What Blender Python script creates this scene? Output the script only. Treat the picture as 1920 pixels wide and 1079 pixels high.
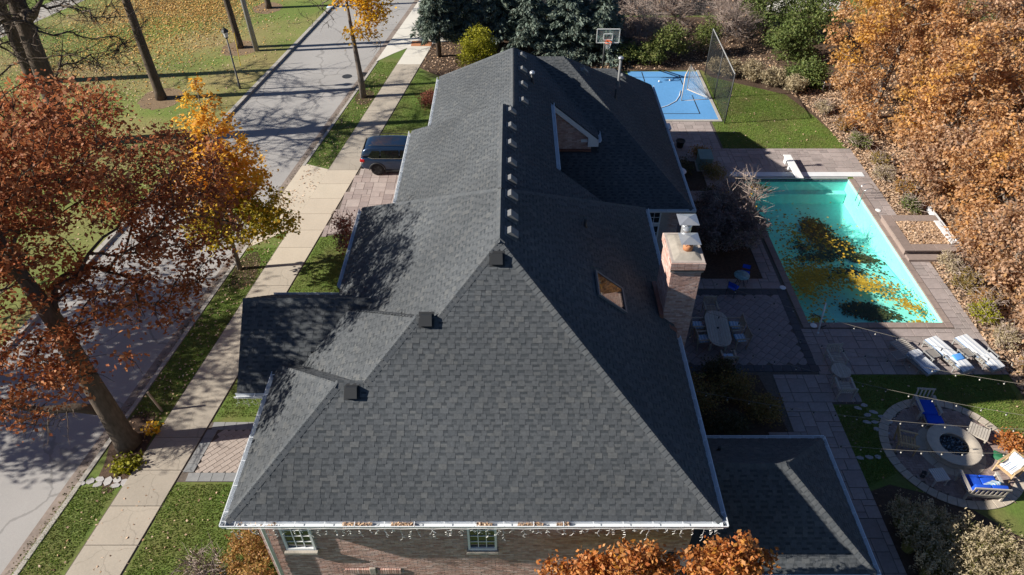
import bpy, bmesh, math, random
import numpy as np
from mathutils import Vector, Matrix
R = math.radians
for o in list(bpy.data.objects): bpy.data.objects.remove(o)
SC = bpy.context.scene
COL = SC.collection
# ------------------------------------------------------------------ camera
cam = bpy.data.cameras.new('camera'); cam.lens = 25.0; cam.sensor_width = 36.0
cam.clip_start = 0.5; cam.clip_end = 2000
camo = bpy.data.objects.new('camera', cam); COL.objects.link(camo)
camo.location = (0, 0, 22.5); camo.rotation_euler = (R(90 - 41), 0, 0)
SC.camera = camo
# ------------------------------------------------------------------ sky and sun
SUN_EL = 29.5; SUN_AZ = 7.0          # light travels towards +x, turned a little to +y
wd = bpy.data.worlds.new('World'); SC.world = wd; wd.use_nodes = True
nt = wd.node_tree; bg = nt.nodes['Background']
sky = nt.nodes.new('ShaderNodeTexSky'); sky.sky_type = 'NISHITA'; sky.sun_disc = False
sky.sun_elevation = R(SUN_EL); sky.sun_rotation = R(264); sky.altitude = 200
sky.air_density = 0.7; sky.dust_density = 0.4; sky.ozone_density = 5.0
nt.links.new(sky.outputs[0], bg.inputs[0]); bg.inputs[1].default_value = 0.05
sl = bpy.data.lights.new('sun', 'SUN'); sl.energy = 5.0; sl.angle = R(0.53); sl.color = (1.0, 0.93, 0.82)
so = bpy.data.objects.new('sun', sl); COL.objects.link(so)
so.rotation_euler = Vector((math.cos(R(SUN_AZ)) * math.cos(R(SUN_EL)), math.sin(R(SUN_AZ)) * math.cos(R(SUN_EL)), -math.sin(R(SUN_EL)))).to_track_quat('-Z', 'Y').to_euler()
so.location = (-60, -6, 40)
vs = SC.view_settings; vs.view_transform = 'Standard'; vs.look = 'None'; vs.gamma = 1.0; vs.use_curve_mapping = False
vs.exposure = 0.84

# ------------------------------------------------------------------ helpers
class MB:
    def __init__(s): s.v = []; s.f = []
    def add(s, vs_, fs):
        o = len(s.v); s.v += [tuple(p) for p in vs_]; s.f += [tuple(i + o for i in f) for f in fs]; return s
    def box(s, c, sz, rz=0.0):
        x, y, z = sz[0] / 2, sz[1] / 2, sz[2] / 2; ca, sa = math.cos(rz), math.sin(rz)
        P = [(-x, -y, -z), (x, -y, -z), (x, y, -z), (-x, y, -z), (-x, -y, z), (x, -y, z), (x, y, z), (-x, y, z)]
        return s.add([(c[0] + p[0] * ca - p[1] * sa, c[1] + p[0] * sa + p[1] * ca, c[2] + p[2]) for p in P],
                     [(0, 3, 2, 1), (4, 5, 6, 7), (0, 1, 5, 4), (1, 2, 6, 5), (2, 3, 7, 6), (3, 0, 4, 7)])
    def bx(s, x0, x1, y0, y1, z0, z1): return s.box(((x0 + x1) / 2, (y0 + y1) / 2, (z0 + z1) / 2), (abs(x1 - x0), abs(y1 - y0), abs(z1 - z0)))
    def bar(s, a, b, w, h, up=(0, 0, 1)):
        a = Vector(a); b = Vector(b); d = (b - a).normalized(); u = Vector(up)
        if abs(d.dot(u)) > .98: u = Vector((0, 1, 0))
        sd = d.cross(u).normalized(); u = sd.cross(d)
        P = []
        for q in (a, b):
            for i, j in ((-1, -1), (1, -1), (1, 1), (-1, 1)): P.append(q + sd * (i * w / 2) + u * (j * h / 2))
        return s.add(P, [(0, 1, 2, 3)[::-1], (4, 5, 6, 7), (0, 1, 5, 4), (1, 2, 6, 5), (2, 3, 7, 6), (3, 0, 4, 7)])
    def tube(s, pts, rad, n=6):
        pts = [Vector(p) for p in pts]; k = len(pts)
        if not hasattr(rad, '__len__'): rad = [rad] * k
        P = []; pu = None
        for i, p in enumerate(pts):
            d = (pts[min(i + 1, k - 1)] - pts[max(i - 1, 0)])
            if d.length < 1e-6: d = Vector((0, 0, 1))
            d.normalize()
            if pu is None:
                u = Vector((1, 0, 0)) if abs(d.x) < .8 else Vector((0, 1, 0))
            else: u = pu
            u = (u - d * u.dot(d)).normalized(); pu = u; w = d.cross(u)
            for j in range(n):
                a = 2 * math.pi * j / n; P.append(p + (u * math.cos(a) + w * math.sin(a)) * rad[i])
        F = []
        for i in range(k - 1):
            for j in range(n):
                F.append((i * n + j, i * n + (j + 1) % n, (i + 1) * n + (j + 1) % n, (i + 1) * n + j))
        F.append(tuple(range(n))[::-1]); F.append(tuple((k - 1) * n + j for j in range(n)))
        return s.add(P, F)
    def lathe(s, prof, n=16, c=(0, 0, 0)):
        P = []; F = []; k = len(prof)
        for r, z in prof:
            for j in range(n):
                a = 2 * math.pi * j / n; P.append((c[0] + r * math.cos(a), c[1] + r * math.sin(a), c[2] + z))
        for i in range(k - 1):
            for j in range(n): F.append((i * n + j, i * n + (j + 1) % n, (i + 1) * n + (j + 1) % n, (i + 1) * n + j))
        F.append(tuple(range(n))[::-1]); F.append(tuple((k - 1) * n + j for j in range(n)))
        return s.add(P, F)
    def prism(s, poly, z0, z1, zf=None):
        n = len(poly)
        P = [(p[0], p[1], z0) for p in poly] + [(p[0], p[1], z1) for p in poly]
        F = [tuple(range(n))[::-1], tuple(range(n, 2 * n))] + [(i, (i + 1) % n, n + (i + 1) % n, n + i) for i in range(n)]
        return s.add(P, F)
    def sheet(s, poly, z): return s.add([(p[0], p[1], z) for p in poly], [tuple(range(len(poly)))])
    def build(s, name, m, parent=None, smooth=False, bevel=0.0, seg=2):
        me = bpy.data.meshes.new(name); me.from_pydata(s.v, [], s.f); me.update()
        return mk(name, me, m, parent, smooth, bevel, seg)

def mk(name, me, m, parent=None, smooth=False, bevel=0.0, seg=2):
    if m is not None and len(me.materials) == 0: me.materials.append(m)
    bm = bmesh.new(); bm.from_mesh(me); bmesh.ops.recalc_face_normals(bm, faces=bm.faces)
    if bevel > 0:
        bmesh.ops.bevel(bm, geom=bm.edges[:], offset=bevel, segments=seg, profile=.5, affect='EDGES', clamp_overlap=True)
    bm.to_mesh(me); bm.free()
    if smooth: me.polygons.foreach_set('use_smooth', [True] * len(me.polygons))
    o = bpy.data.objects.new(name, me); COL.objects.link(o)
    if parent is not None: o.parent = parent
    return o

def polys(name, V, m, parent=None, smooth=False):
    """fast mesh of N separate faces; V is (N,k,3)"""
    V = np.asarray(V, dtype=np.float32); N, k, _ = V.shape
    me = bpy.data.meshes.new(name); me.vertices.add(N * k); me.loops.add(N * k); me.polygons.add(N)
    me.vertices.foreach_set('co', V.ravel()); me.loops.foreach_set('vertex_index', np.arange(N * k, dtype=np.int32))
    me.polygons.foreach_set('loop_start', np.arange(0, N * k, k, dtype=np.int32)); me.polygons.foreach_set('loop_total', np.full(N, k, dtype=np.int32))
    me.update(); me.validate()
    if m is not None: me.materials.append(m)
    o = bpy.data.objects.new(name, me); COL.objects.link(o)
    if parent is not None: o.parent = parent
    return o

def tag(o, label=None, cat=None, group=None, kind=None):
    if label: o['label'] = label
    if cat: o['category'] = cat
    if group: o['group'] = group
    if kind: o['kind'] = kind
    return o
def thing(name, label, cat, loc=(0, 0, 0), rz=0.0, group=None):
    o = bpy.data.objects.new(name, None); COL.objects.link(o); o.empty_display_size = .2
    o.location = loc; o.rotation_euler = (0, 0, rz); return tag(o, label, cat, group)
def struct(o): o['kind'] = 'structure'; return o
def stuff(o, label=None, cat=None): return tag(o, label, cat, kind='stuff')
def copy_tree(o, parent=None):
    c = o.copy(); COL.objects.link(c); c.parent = parent
    for ch in list(o.children): copy_tree(ch, c)
    return c
def inst(name, me, loc, parent, rz=0.0, mw=None):
    o = bpy.data.objects.new(name, me); COL.objects.link(o); o.parent = parent
    if mw is not None: o.matrix_local = mw
    else: o.location = loc; o.rotation_euler = (0, 0, rz)
    return o

# ------------------------------------------------------------------ materials
MATS = {}
def mat(name, cols, rough=.8, var=.12, scale=3.0, bump=0.0, bscale=40.0, trans=0.0, metal=0.0, big=0.0, bigscale=.3, spec=.3, cols2=None, c2scale=.5, c2lo=.45, c2hi=.6, stretch=None):
    """cols: one colour or a list chosen per piece (island + object random); var: fine noise; big: broad patches; cols2: second colour mixed by noise"""
    m = bpy.data.materials.new(name); m.use_nodes = True; n = m.node_tree.nodes; l = m.node_tree.links
    b = n['Principled BSDF']; b.inputs['Roughness'].default_value = rough; b.inputs['Metallic'].default_value = metal
    b.inputs['Specular IOR Level'].default_value = spec
    tc = n.new('ShaderNodeTexCoord'); src = tc.outputs['Object']
    geo = n.new('ShaderNodeNewGeometry')
    if stretch:
        mp = n.new('ShaderNodeMapping'); mp.inputs['Scale'].default_value = stretch; l.new(src, mp.inputs[0]); src = mp.outputs[0]
    if isinstance(cols[0], (int, float)): cols = [cols]
    if len(cols) > 1:
        oi = n.new('ShaderNodeObjectInfo'); ad = n.new('ShaderNodeMath'); ad.operation = 'ADD'
        l.new(geo.outputs['Random Per Island'], ad.inputs[0]); l.new(oi.outputs['Random'], ad.inputs[1])
        fr = n.new('ShaderNodeMath'); fr.operation = 'FRACT'; l.new(ad.outputs[0], fr.inputs[0])
        cr = n.new('ShaderNodeValToRGB'); e = cr.color_ramp.elements
        while len(e) < len(cols): e.new(.5)
        for i, c in enumerate(cols): e[i].position = i / (len(cols) - 1); e[i].color = (*c, 1)
        l.new(fr.outputs[0], cr.inputs[0]); col = cr.outputs[0]
    else:
        rgb = n.new('ShaderNodeRGB'); rgb.outputs[0].default_value = (*cols[0], 1); col = rgb.outputs[0]
    def noise(sc, det=4.0):
        t = n.new('ShaderNodeTexNoise'); t.inputs['Scale'].default_value = sc; t.inputs['Detail'].default_value = det; l.new(src, t.inputs['Vector']); return t.outputs['Fac']
    if cols2 is not None:
        cr2 = n.new('ShaderNodeMapRange'); cr2.inputs[1].default_value = c2lo; cr2.inputs[2].default_value = c2hi; l.new(noise(c2scale, 5), cr2.inputs[0])
        mx = n.new('ShaderNodeMix'); mx.data_type = 'RGBA'; l.new(cr2.outputs[0], mx.inputs[0]); l.new(col, mx.inputs[6]); mx.inputs[7].default_value = (*cols2, 1); col = mx.outputs[2]
    def mult(col, fac, amt):
        mr = n.new('ShaderNodeMapRange'); mr.inputs[1].default_value = .25; mr.inputs[2].default_value = .75; mr.inputs[3].default_value = 1 - amt; mr.inputs[4].default_value = 1 + amt; l.new(fac, mr.inputs[0])
        mx = n.new('ShaderNodeVectorMath'); mx.operation = 'MULTIPLY'; l.new(col, mx.inputs[0]); l.new(mr.outputs[0], mx.inputs[1]); return mx.outputs[0]
    if var: col = mult(col, noise(scale), var)
    if big: col = mult(col, noise(bigscale, 3), big)
    l.new(col, b.inputs['Base Color'])
    if bump:
        bp = n.new('ShaderNodeBump'); bp.inputs['Strength'].default_value = bump; bp.inputs['Distance'].default_value = .02; l.new(noise(bscale, 3), bp.inputs['Height']); l.new(bp.outputs[0], b.inputs['Normal'])
    if trans:
        tr = n.new('ShaderNodeBsdfTranslucent'); l.new(col, tr.inputs[0]); ms = n.new('ShaderNodeMixShader'); ms.inputs[0].default_value = trans
        l.new(b.outputs[0], ms.inputs[1]); l.new(tr.outputs[0], ms.inputs[2]); l.new(ms.outputs[0], n['Material Output'].inputs[0])
    MATS[name] = m; return m

shA = mat('shingle_tab', [(.062, .069, .077), (.081, .088, .096), (.070, .077, .085), (.096, .101, .105)], .95, .18, 14, bump=.35, bscale=90, big=.2, bigscale=.28, spec=.2)
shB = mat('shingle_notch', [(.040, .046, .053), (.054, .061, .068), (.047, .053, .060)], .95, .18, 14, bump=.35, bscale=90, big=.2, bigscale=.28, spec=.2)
shC = mat('shingle_cap', [(.069, .077, .086), (.083, .091, .10), (.095, .101, .107)], .95, .15, 14, bump=.3, bscale=90, spec=.2)
deckM = mat('roof_deck', (.05, .052, .055), .95, .1)
gut = mat('white_gutter', (.66, .69, .72), .4, .06, 2, spec=.4)
white = mat('white_paint', (.74, .75, .75), .5, .05, 2)
brickM = mat('house_brick', [(.39, .225, .185), (.48, .305, .255), (.55, .38, .325), (.42, .25, .21), (.60, .45, .40), (.47, .315, .28)], .9, .2, 9, bump=.4, bscale=60, big=.08, bigscale=.5)
mortar = mat('mortar', (.38, .33, .30), .95, .15, 6)
blackV = mat('black_vent', (.03, .032, .035), .5, .1)
greyV = mat('grey_vent', (.16, .165, .17), .55, .08)
glassM = mat('window_glass', (.015, .02, .025), .04, 0, spec=.9)
skyg = mat('skylight_glass', (.02, .02, .02), .03, 0, spec=1.0)
metalM = mat('galvanised_metal', (.55, .57, .6), .35, .1, 4, metal=.7)
terra = mat('terracotta', (.45, .2, .1), .85, .15)
cement = mat('chimney_cement', (.33, .30, .26), .9, .25, 3, bump=.3, bscale=20, big=.2, bigscale=1.2)
copper = mat('copper_flashing', (.25, .12, .09), .5, .15, metal=.4)
lawnM = mat('lawn', (.10, .155, .03), .95, .22, 9, bump=.6, bscale=45, big=.22, bigscale=.22, cols2=(.15, .145, .05), c2scale=.55, c2lo=.42, c2hi=.72)
parkM = mat('park_lawn', (.14, .19, .04), .95, .22, 7, bump=.6, bscale=40, big=.18, bigscale=.15, cols2=(.26, .215, .09), c2scale=.13, c2lo=.40, c2hi=.62)
soil = mat('soil', (.085, .055, .038), .95, .3, 8, bump=.8, bscale=25, big=.2, bigscale=.6)
roadM = mat('road', (.33, .32, .312), .9, .07, 30, bump=.25, bscale=120, big=.09, bigscale=.25)
gutpan = mat('gutter_pan', (.23, .19, .165), .9, .2, 6, big=.25, bigscale=.7)
concM = mat('kerb_concrete', (.36, .34, .31), .9, .12, 5, bump=.2, bscale=40, big=.15, bigscale=.5)
slabM = mat('sidewalk_slab', [(.35, .31, .26), (.41, .365, .305), (.38, .34, .285), (.33, .295, .25)], .9, .07, 18, bump=.2, bscale=60, big=.13, bigscale=.5)
apronM = mat('apron_slab', [(.52, .46, .37), (.48, .42, .34)], .9, .07, 18, bump=.2, bscale=60, big=.10, bigscale=.5)
freshM = mat('fresh_concrete', (.60, .575, .52), .9, .05, 12, big=.06)
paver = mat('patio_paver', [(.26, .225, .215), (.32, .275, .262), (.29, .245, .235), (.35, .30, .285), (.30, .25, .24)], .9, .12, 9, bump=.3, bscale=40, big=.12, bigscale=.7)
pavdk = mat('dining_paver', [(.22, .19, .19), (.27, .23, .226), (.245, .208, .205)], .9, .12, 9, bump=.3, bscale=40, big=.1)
band = mat('charcoal_band', [(.075, .075, .085), (.095, .093, .1), (.085, .085, .09)], .9, .12, 9, bump=.2)
drivep = mat('driveway_paver', [(.30, .25, .235), (.36, .305, .285), (.40, .345, .32), (.27, .225, .215), (.34, .28, .26)], .9, .1, 9, bump=.3, bscale=40, big=.1)
walkp = mat('walk_paver', [(.33, .28, .25), (.38, .325, .29), (.36, .31, .28)], .9, .1, 9, bump=.3, bscale=40)
bluest = mat('bluestone', [(.20, .21, .22), (.25, .255, .26), (.23, .235, .24)], .85, .1, 7, big=.1)
joint = mat('joint_sand', (.12, .10, .085), .95, .25, 10)
copingM = mat('coping_stone', [(.23, .18, .16), (.27, .215, .19), (.25, .195, .175)], .85, .12, 6, bump=.2, big=.1)
flag = mat('flagstone', [(.36, .35, .35), (.42, .41, .41), (.33, .32, .33)], .85, .12, 6, bump=.3)
ringst = mat('circle_border_stone', [(.42, .365, .30), (.48, .42, .35), (.45, .39, .32)], .9, .1, 8, bump=.3)
herr = mat('herringbone_brick', [(.24, .18, .165), (.32, .245, .22), (.28, .21, .19), (.36, .285, .255), (.21, .165, .155)], .9, .12, 9, bump=.3)
pitst = mat('fire_pit_stone', [(.46, .40, .33), (.52, .46, .38)], .9, .12, 6, bump=.4, bscale=30)
courtM = mat('blue_court', (.10, .28, .55), .75, .06, 6, bump=.1, bscale=200, big=.10, bigscale=.35)
blackp = mat('black_line', (.02, .025, .03), .8, .1)
woodT = mat('teak_weathered', [(.33, .27, .21), (.40, .33, .26), (.36, .30, .235)], .8, .2, 5, bump=.2, stretch=(8, 1.2, 8))
woodS = mat('teak_silver', [(.40, .36, .31), (.47, .43, .375), (.36, .325, .285)], .8, .18, 5, stretch=(8, 1.2, 8))
woodG = mat('teak_golden', [(.42, .29, .16), (.50, .36, .21)], .75, .18, 5, stretch=(8, 1.2, 8))
blueC = mat('blue_cushion', (.01, .075, .52), .9, .08, 20, bump=.15, bscale=120)
greyM = mat('grey_metal_frame', (.36, .36, .355), .45, .08, metal=.3)
darkM = mat('dark_metal', (.04, .042, .045), .5, .1)
barkM = mat('bark', [(.085, .065, .05), (.11, .085, .065)], .95, .35, 9, bump=1.0, bscale=18, big=.25, bigscale=1.0, stretch=(1, 1, .35))
barkG = mat('grey_bark', [(.16, .135, .115), (.20, .17, .145)], .95, .3, 9, bump=.8, bscale=18, big=.2, bigscale=1.0, stretch=(1, 1, .35))
twigM = mat('twig', [(.34, .28, .24), (.44, .36, .32), (.26, .20, .17)], .9, .1)

def cracks(m, sc=.22, wid=.012, dark=.72):
    """thin wandering tar-filled cracks"""
    n = m.node_tree.nodes; l = m.node_tree.links; b = n['Principled BSDF']; src = b.inputs['Base Color'].links[0].from_socket
    tc = n.new('ShaderNodeTexCoord'); nz = n.new('ShaderNodeTexNoise'); nz.inputs['Scale'].default_value = .8; nz.inputs['Detail'].default_value = 5; l.new(tc.outputs['Object'], nz.inputs['Vector'])
    mx = n.new('ShaderNodeMix'); mx.data_type = 'VECTOR'; mx.inputs[0].default_value = .35; l.new(tc.outputs['Object'], mx.inputs[4])
    ad = n.new('ShaderNodeVectorMath'); ad.operation = 'ADD'; l.new(tc.outputs['Object'], ad.inputs[0]); l.new(nz.outputs['Color'], ad.inputs[1])
    v = n.new('ShaderNodeTexVoronoi'); v.feature = 'DISTANCE_TO_EDGE'; v.inputs['Scale'].default_value = sc; l.new(ad.outputs[0], v.inputs['Vector'])
    mr = n.new('ShaderNodeMapRange'); mr.inputs[1].default_value = wid * .4; mr.inputs[2].default_value = wid; mr.inputs[3].default_value = dark; mr.inputs[4].default_value = 1.0; l.new(v.outputs['Distance'], mr.inputs[0])
    mu = n.new('ShaderNodeVectorMath'); mu.operation = 'MULTIPLY'; l.new(src, mu.inputs[0]); l.new(mr.outputs[0], mu.inputs[1]); l.new(mu.outputs[0], b.inputs['Base Color']); n.remove(mx)
cracks(roadM); cracks(slabM, .35, .006, .8)
def striped(name, base, stripes, period=.16, axis='X', rough=.9):
    """flat woven stripes on a cushion: stripes = [(start fraction, colour), ...]"""
    m = bpy.data.materials.new(name); m.use_nodes = True; n = m.node_tree.nodes; l = m.node_tree.links
    b = n['Principled BSDF']; b.inputs['Roughness'].default_value = rough; b.inputs['Specular IOR Level'].default_value = .2
    tc = n.new('ShaderNodeTexCoord'); sp = n.new('ShaderNodeSeparateXYZ'); l.new(tc.outputs['Object'], sp.inputs[0])
    dv = n.new('ShaderNodeMath'); dv.operation = 'DIVIDE'; dv.inputs[1].default_value = period; l.new(sp.outputs[axis], dv.inputs[0])
    fr = n.new('ShaderNodeMath'); fr.operation = 'FRACT'; l.new(dv.outputs[0], fr.inputs[0])
    cr = n.new('ShaderNodeValToRGB'); cr.color_ramp.interpolation = 'CONSTANT'; e = cr.color_ramp.elements
    while len(e) < len(stripes) + 1: e.new(.5)
    e[0].position = 0; e[0].color = (*base, 1)
    for i, (p, c) in enumerate(stripes): e[i + 1].position = p; e[i + 1].color = (*c, 1)
    l.new(fr.outputs[0], cr.inputs[0]); l.new(cr.outputs[0], b.inputs['Base Color']); return m
stripeW = striped('white_striped_cushion', (.72, .73, .74), [(.38, (.16, .24, .38)), (.52, (.72, .73, .74)), (.68, (.36, .40, .46)), (.8, (.72, .73, .74))], .2)
stripeB = striped('blue_striped_cushion', (.6, .66, .72), [(.3, (.12, .36, .62)), (.5, (.6, .66, .72)), (.65, (.05, .2, .45)), (.8, (.6, .66, .72))], .13, 'Y')
stripeM = striped('multi_striped_pillow', (.55, .62, .66), [(.2, (.05, .2, .45)), (.35, (.6, .63, .6)), (.5, (.4, .12, .1)), (.58, (.1, .45, .6)), (.75, (.03, .1, .3)), (.85, (.55, .62, .66))], .16)

# ================================================================== the setting
# street frame: every street line is x = a + 0.15 y
SK = .15
def sx(a, y): return a + SK * y
Y0, Y1 = -30.0, 140.0
PX0, PX1, PY0, PY1 = 13.5, 19.65, 23.4, 35.5          # pool opening
def holed(name, outer_rects, z, m):
    b = MB()
    for p in outer_rects: b.sheet(p, z)
    return struct(b.build(name, m))
# soil terrain below everything, with the pool opening
def cells(xs, ys): return [[(xs[i], ys[j]), (xs[i + 1], ys[j]), (xs[i + 1], ys[j + 1]), (xs[i], ys[j + 1])] for i in range(3) for j in range(3) if not (i == 1 and j == 1)]
holed('terrain', cells([-400, PX0 - .05, PX1 + .05, 400], [-100, PY0 - .05, PY1 + .05, 700]), -.16, soil)
# street
b = MB(); b.sheet([(sx(-25.4, Y0), Y0), (sx(-18.6, Y0), Y0), (sx(-18.6, Y1), Y1), (sx(-25.4, Y1), Y1)], -.115)
street = struct(b.build('street', roadM))
# lawns (their top is kerb high above the street)
b = MB(); b.prism([(-160, Y0), (sx(-25.72, Y0), Y0), (sx(-25.72, Y1), Y1), (-160, Y1)], -.14, 0)
struct(b.build('park_lawn', parkM))
b = MB()
for p in [[(sx(-17.95, Y0), Y0), (PX0, Y0), (PX0, PY0), (sx(-17.95, PY0), PY0)], [(sx(-17.95, PY0), PY0), (PX0, PY0), (PX0, PY1), (sx(-17.95, PY1), PY1)],
          [(sx(-17.95, PY1), PY1), (PX0, PY1), (PX0, Y1), (sx(-17.95, Y1), Y1)], [(PX0, Y0), (PX1, Y0), (PX1, PY0), (PX0, PY0)],
          [(PX0, PY1), (PX1, PY1), (PX1, Y1), (PX0, Y1)], [(PX1, Y0), (120, Y0), (120, PY0), (PX1, PY0)], [(PX1, PY0), (120, PY0), (120, PY1), (PX1, PY1)], [(PX1, PY1), (120, PY1), (120, Y1), (PX1, Y1)]]:
    b.sheet(p, 0.0)
struct(b.build('lawn', lawnM))
# kerbs: far side and near side, in stones of 3 m with dark joints between
def kerb_run(name, a0, a1, ys, z1, m, parent=None, ztop=None):
    root = None
    for y0, y1 in ys:
        b = MB(); g = .012
        b.prism([(sx(a0, y0 + g), y0 + g), (sx(a1, y0 + g), y0 + g), (sx(a1, y1 - g), y1 - g), (sx(a0, y1 - g), y1 - g)], -.15, z1)
        if root is None:
            o = b.build(name, m, None, bevel=.012, seg=1); struct(o); root = o
        else: b.build('kerb_stone', m, root, bevel=.012, seg=1)
kerb_run('far_kerb', -25.72, -25.42, [(y, y + 3) for y in range(0, 100, 3)], .03, concM)
kerb_run('near_kerb', -18.16, -17.97, [(y, y + 3) for y in range(0, 28, 3)], .03, concM)
kerb_run('near_kerb', -18.16, -17.97, [(37.0 + y, 40.0 + y) for y in range(0, 15, 3)], .03, concM)
b = MB(); b.sheet([(sx(-18.65, Y0), Y0), (sx(-18.14, Y0), Y0), (sx(-18.14, Y1), Y1), (sx(-18.65, Y1), Y1)], -.105); struct(b.build('street_gutter', gutpan))
b = MB(); b.sheet([(sx(-25.45, Y0), Y0), (sx(-25.15, Y0), Y0), (sx(-25.15, Y1), Y1), (sx(-25.45, Y1), Y1)], -.108); struct(b.build('street_gutter', concM))
# manhole cover and storm drain
b = MB(); b.lathe([(.36, 0), (.36, .012), (.30, .014), (.28, .010), (.02, .012)], 24)
o = b.build('manhole_cover', darkM); o.location = (sx(-19.6, 49.7), 49.7, -.115); tag(o, 'round dark iron manhole cover in the street', 'manhole cover')
b = MB()
for i in range(7): b.bx(-.22 + i * .068, -.19 + i * .068, -.3, .3, 0, .02)
b.bx(-.27, .27, -.34, -.30, 0, .022); b.bx(-.27, .27, .30, .34, 0, .022)
o = b.build('storm_drain', darkM); o.location = (sx(-18.4, 50.0), 50.0, -.104); o.rotation_euler.z = -math.atan(SK); tag(o, 'iron storm drain grate in the street gutter', 'drain')
# sidewalk: slabs 1.5 m long
sw = MB(); sw.sheet([(sx(-16.45, 0), 0), (sx(-14.55, 0), 0), (sx(-14.55, 58), 58), (sx(-16.45, 58), 58)], .004); sw = struct(sw.build('sidewalk', joint))
b = MB(); g = .011; L_ = 1.5
b.prism([(-.9 + SK * g, g), (.9 + SK * g, g), (.9 + SK * (L_ - g), L_ - g), (-.9 + SK * (L_ - g), L_ - g)], 0, .03)
slabo = b.build('slab', slabM, sw, bevel=.008, seg=1); slabo.location = (sx(-15.5, 2.0), 2.0, .006)
for k in range(1, 36):
    y = 2.0 + k * 1.5
    o = inst('slab', slabo.data, (sx(-15.5, y), y, .006), sw)
    if 33 <= k: o.data = o.data.copy(); o.data.materials[0] = freshM
    elif 17 <= k <= 22: o.data = o.data.copy(); o.data.materials[0] = apronM
# tactile red pad at the corner
b = MB(); b.bx(-.8, .8, -.5, .5, 0, .02); o = b.build('tactile_pad', terra, sw); o.location = (sx(-15.5, 55.4), 55.4, .038)
# concrete aprons: driveway crossing and the neighbour's corner
ap = MB(); ap.prism([(sx(-18.16, 28.8), 28.8), (sx(-16.42, 30.6), 30.6), (sx(-16.42, 36.6), 36.6), (sx(-18.16, 37.3), 37.3)], -.14, .012); ap = struct(ap.build('driveway_apron', apronM))
ap = MB(); ap.prism([(sx(-18.16, 52.0), 52.0), (sx(-17.2, 53.6), 53.6), (sx(-16.45, 54.6), 54.6), (sx(-12, 56.6), 56.6), (sx(-12, 62.5), 62.5), (sx(-18.16, 66), 66)], -.14, .014); struct(ap.build('corner_apron', freshM))
# park path in the far left corner
b = MB(); b.sheet([(-46, 50), (-43.5, 50), (-40.3, 60), (-37.8, 67.5), (-30, 90), (-34, 90), (-40.6, 67), (-43.2, 60)], .006); struct(b.build('park_path', concM))

# ---------------------------------------------------------------- paving helpers
def inrects(x, y, rs): return any(r[0] <= x <= r[1] and r[2] <= y <= r[3] for r in rs)
def ashlar(x0, y0, x1, y1, u, inside, rng, sizes):
    nx, ny = int(round((x1 - x0) / u)), int(round((y1 - y0) / u))
    ok = np.zeros((nx, ny), bool)
    for i in range(nx):
        for j in range(ny): ok[i, j] = inside(x0 + (i + .5) * u, y0 + (j + .5) * u)
    out = []
    for j in range(ny):
        for i in range(nx):
            if not ok[i, j]: continue
            ss = list(sizes); rng.shuffle(ss)
            for a, c in ss + [(2, 1), (1, 2), (1, 1)]:
                if i + a <= nx and j + c <= ny and ok[i:i + a, j:j + c].all():
                    ok[i:i + a, j:j + c] = False; out.append((x0 + (i + a / 2) * u, y0 + (j + c / 2) * u, a * u, c * u)); break
    return out
def lay(parent, pieces, m, z, th, gap, limit=300, name='paver', rz=0.0, key=None):
    """first `limit` pieces (nearest) as objects that share meshes by size, the rest as one part"""
    pieces = sorted(pieces, key=key or (lambda p: math.hypot(p[0], p[1]) - .6 * math.sqrt(p[2] * p[3])))
    cache = {}; rest = MB(); rg = random.Random(4)
    for k, (x, y, w, h) in enumerate(pieces):
        dz = rg.uniform(-.003, .003)
        if k < limit:
            kk = (round(w, 3), round(h, 3))
            if kk not in cache:
                bb = MB(); bb.box((0, 0, th / 2), (w - gap, h - gap, th)); o = bb.build(name, m, parent, bevel=.006, seg=1); cache[kk] = o.data; o.location = (x, y, z + dz); o.rotation_euler.z = rz
            else: inst(name, cache[kk], (x, y, z + dz), parent, rz)
        else: rest.box((x, y, z + dz + th / 2), (w - gap, h - gap, th), rz)
    if rest.v: stuff(rest.build('paver_field', m, parent))
rng = random.Random(11)
RP = [(8.0, 13.1, 25.75, 42.5), (13.1, 20.95, 36.3, 39.0), (20.0, 20.95, 20.3, 36.3), (13.1, 20.6, 20.3, 23.05), (9.9, 12.95, 7.0, 20.3), (12.95, 14.2, 18.65, 20.3)]
NP = [(9.3, 12.2, 26.5, 33.2), (8.0, 11.2, 34.3, 37.6), (9.9, 10.9, 17.2, 20.3)]
b = MB()
for r in [(5.6, 13.15, 25.6, 42.5), (13.15, 20.95, 36.0, 39.0), (20.0, 20.95, 20.3, 36.0), (13.15, 20.6, 20.3, 23.1), (9.7, 12.95, 7.0, 20.3), (12.95, 14.2, 18.65, 20.3), (5.4, 13.15, 20.3, 25.6)]:
    b.sheet([(r[0], r[2]), (r[1], r[2]), (r[1], r[3]), (r[0], r[3])], .012)
patio = struct(b.build('patio', joint))
pcs = ashlar(8.0, 7.0, 21.0, 42.5, .25, lambda x, y: inrects(x, y, RP) and not inrects(x, y, NP), rng, [(3, 2), (2, 2), (3, 3), (2, 3), (4, 2), (3, 2), (2, 1)])
lay(patio, pcs, paver, .013, .03, .022)
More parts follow.
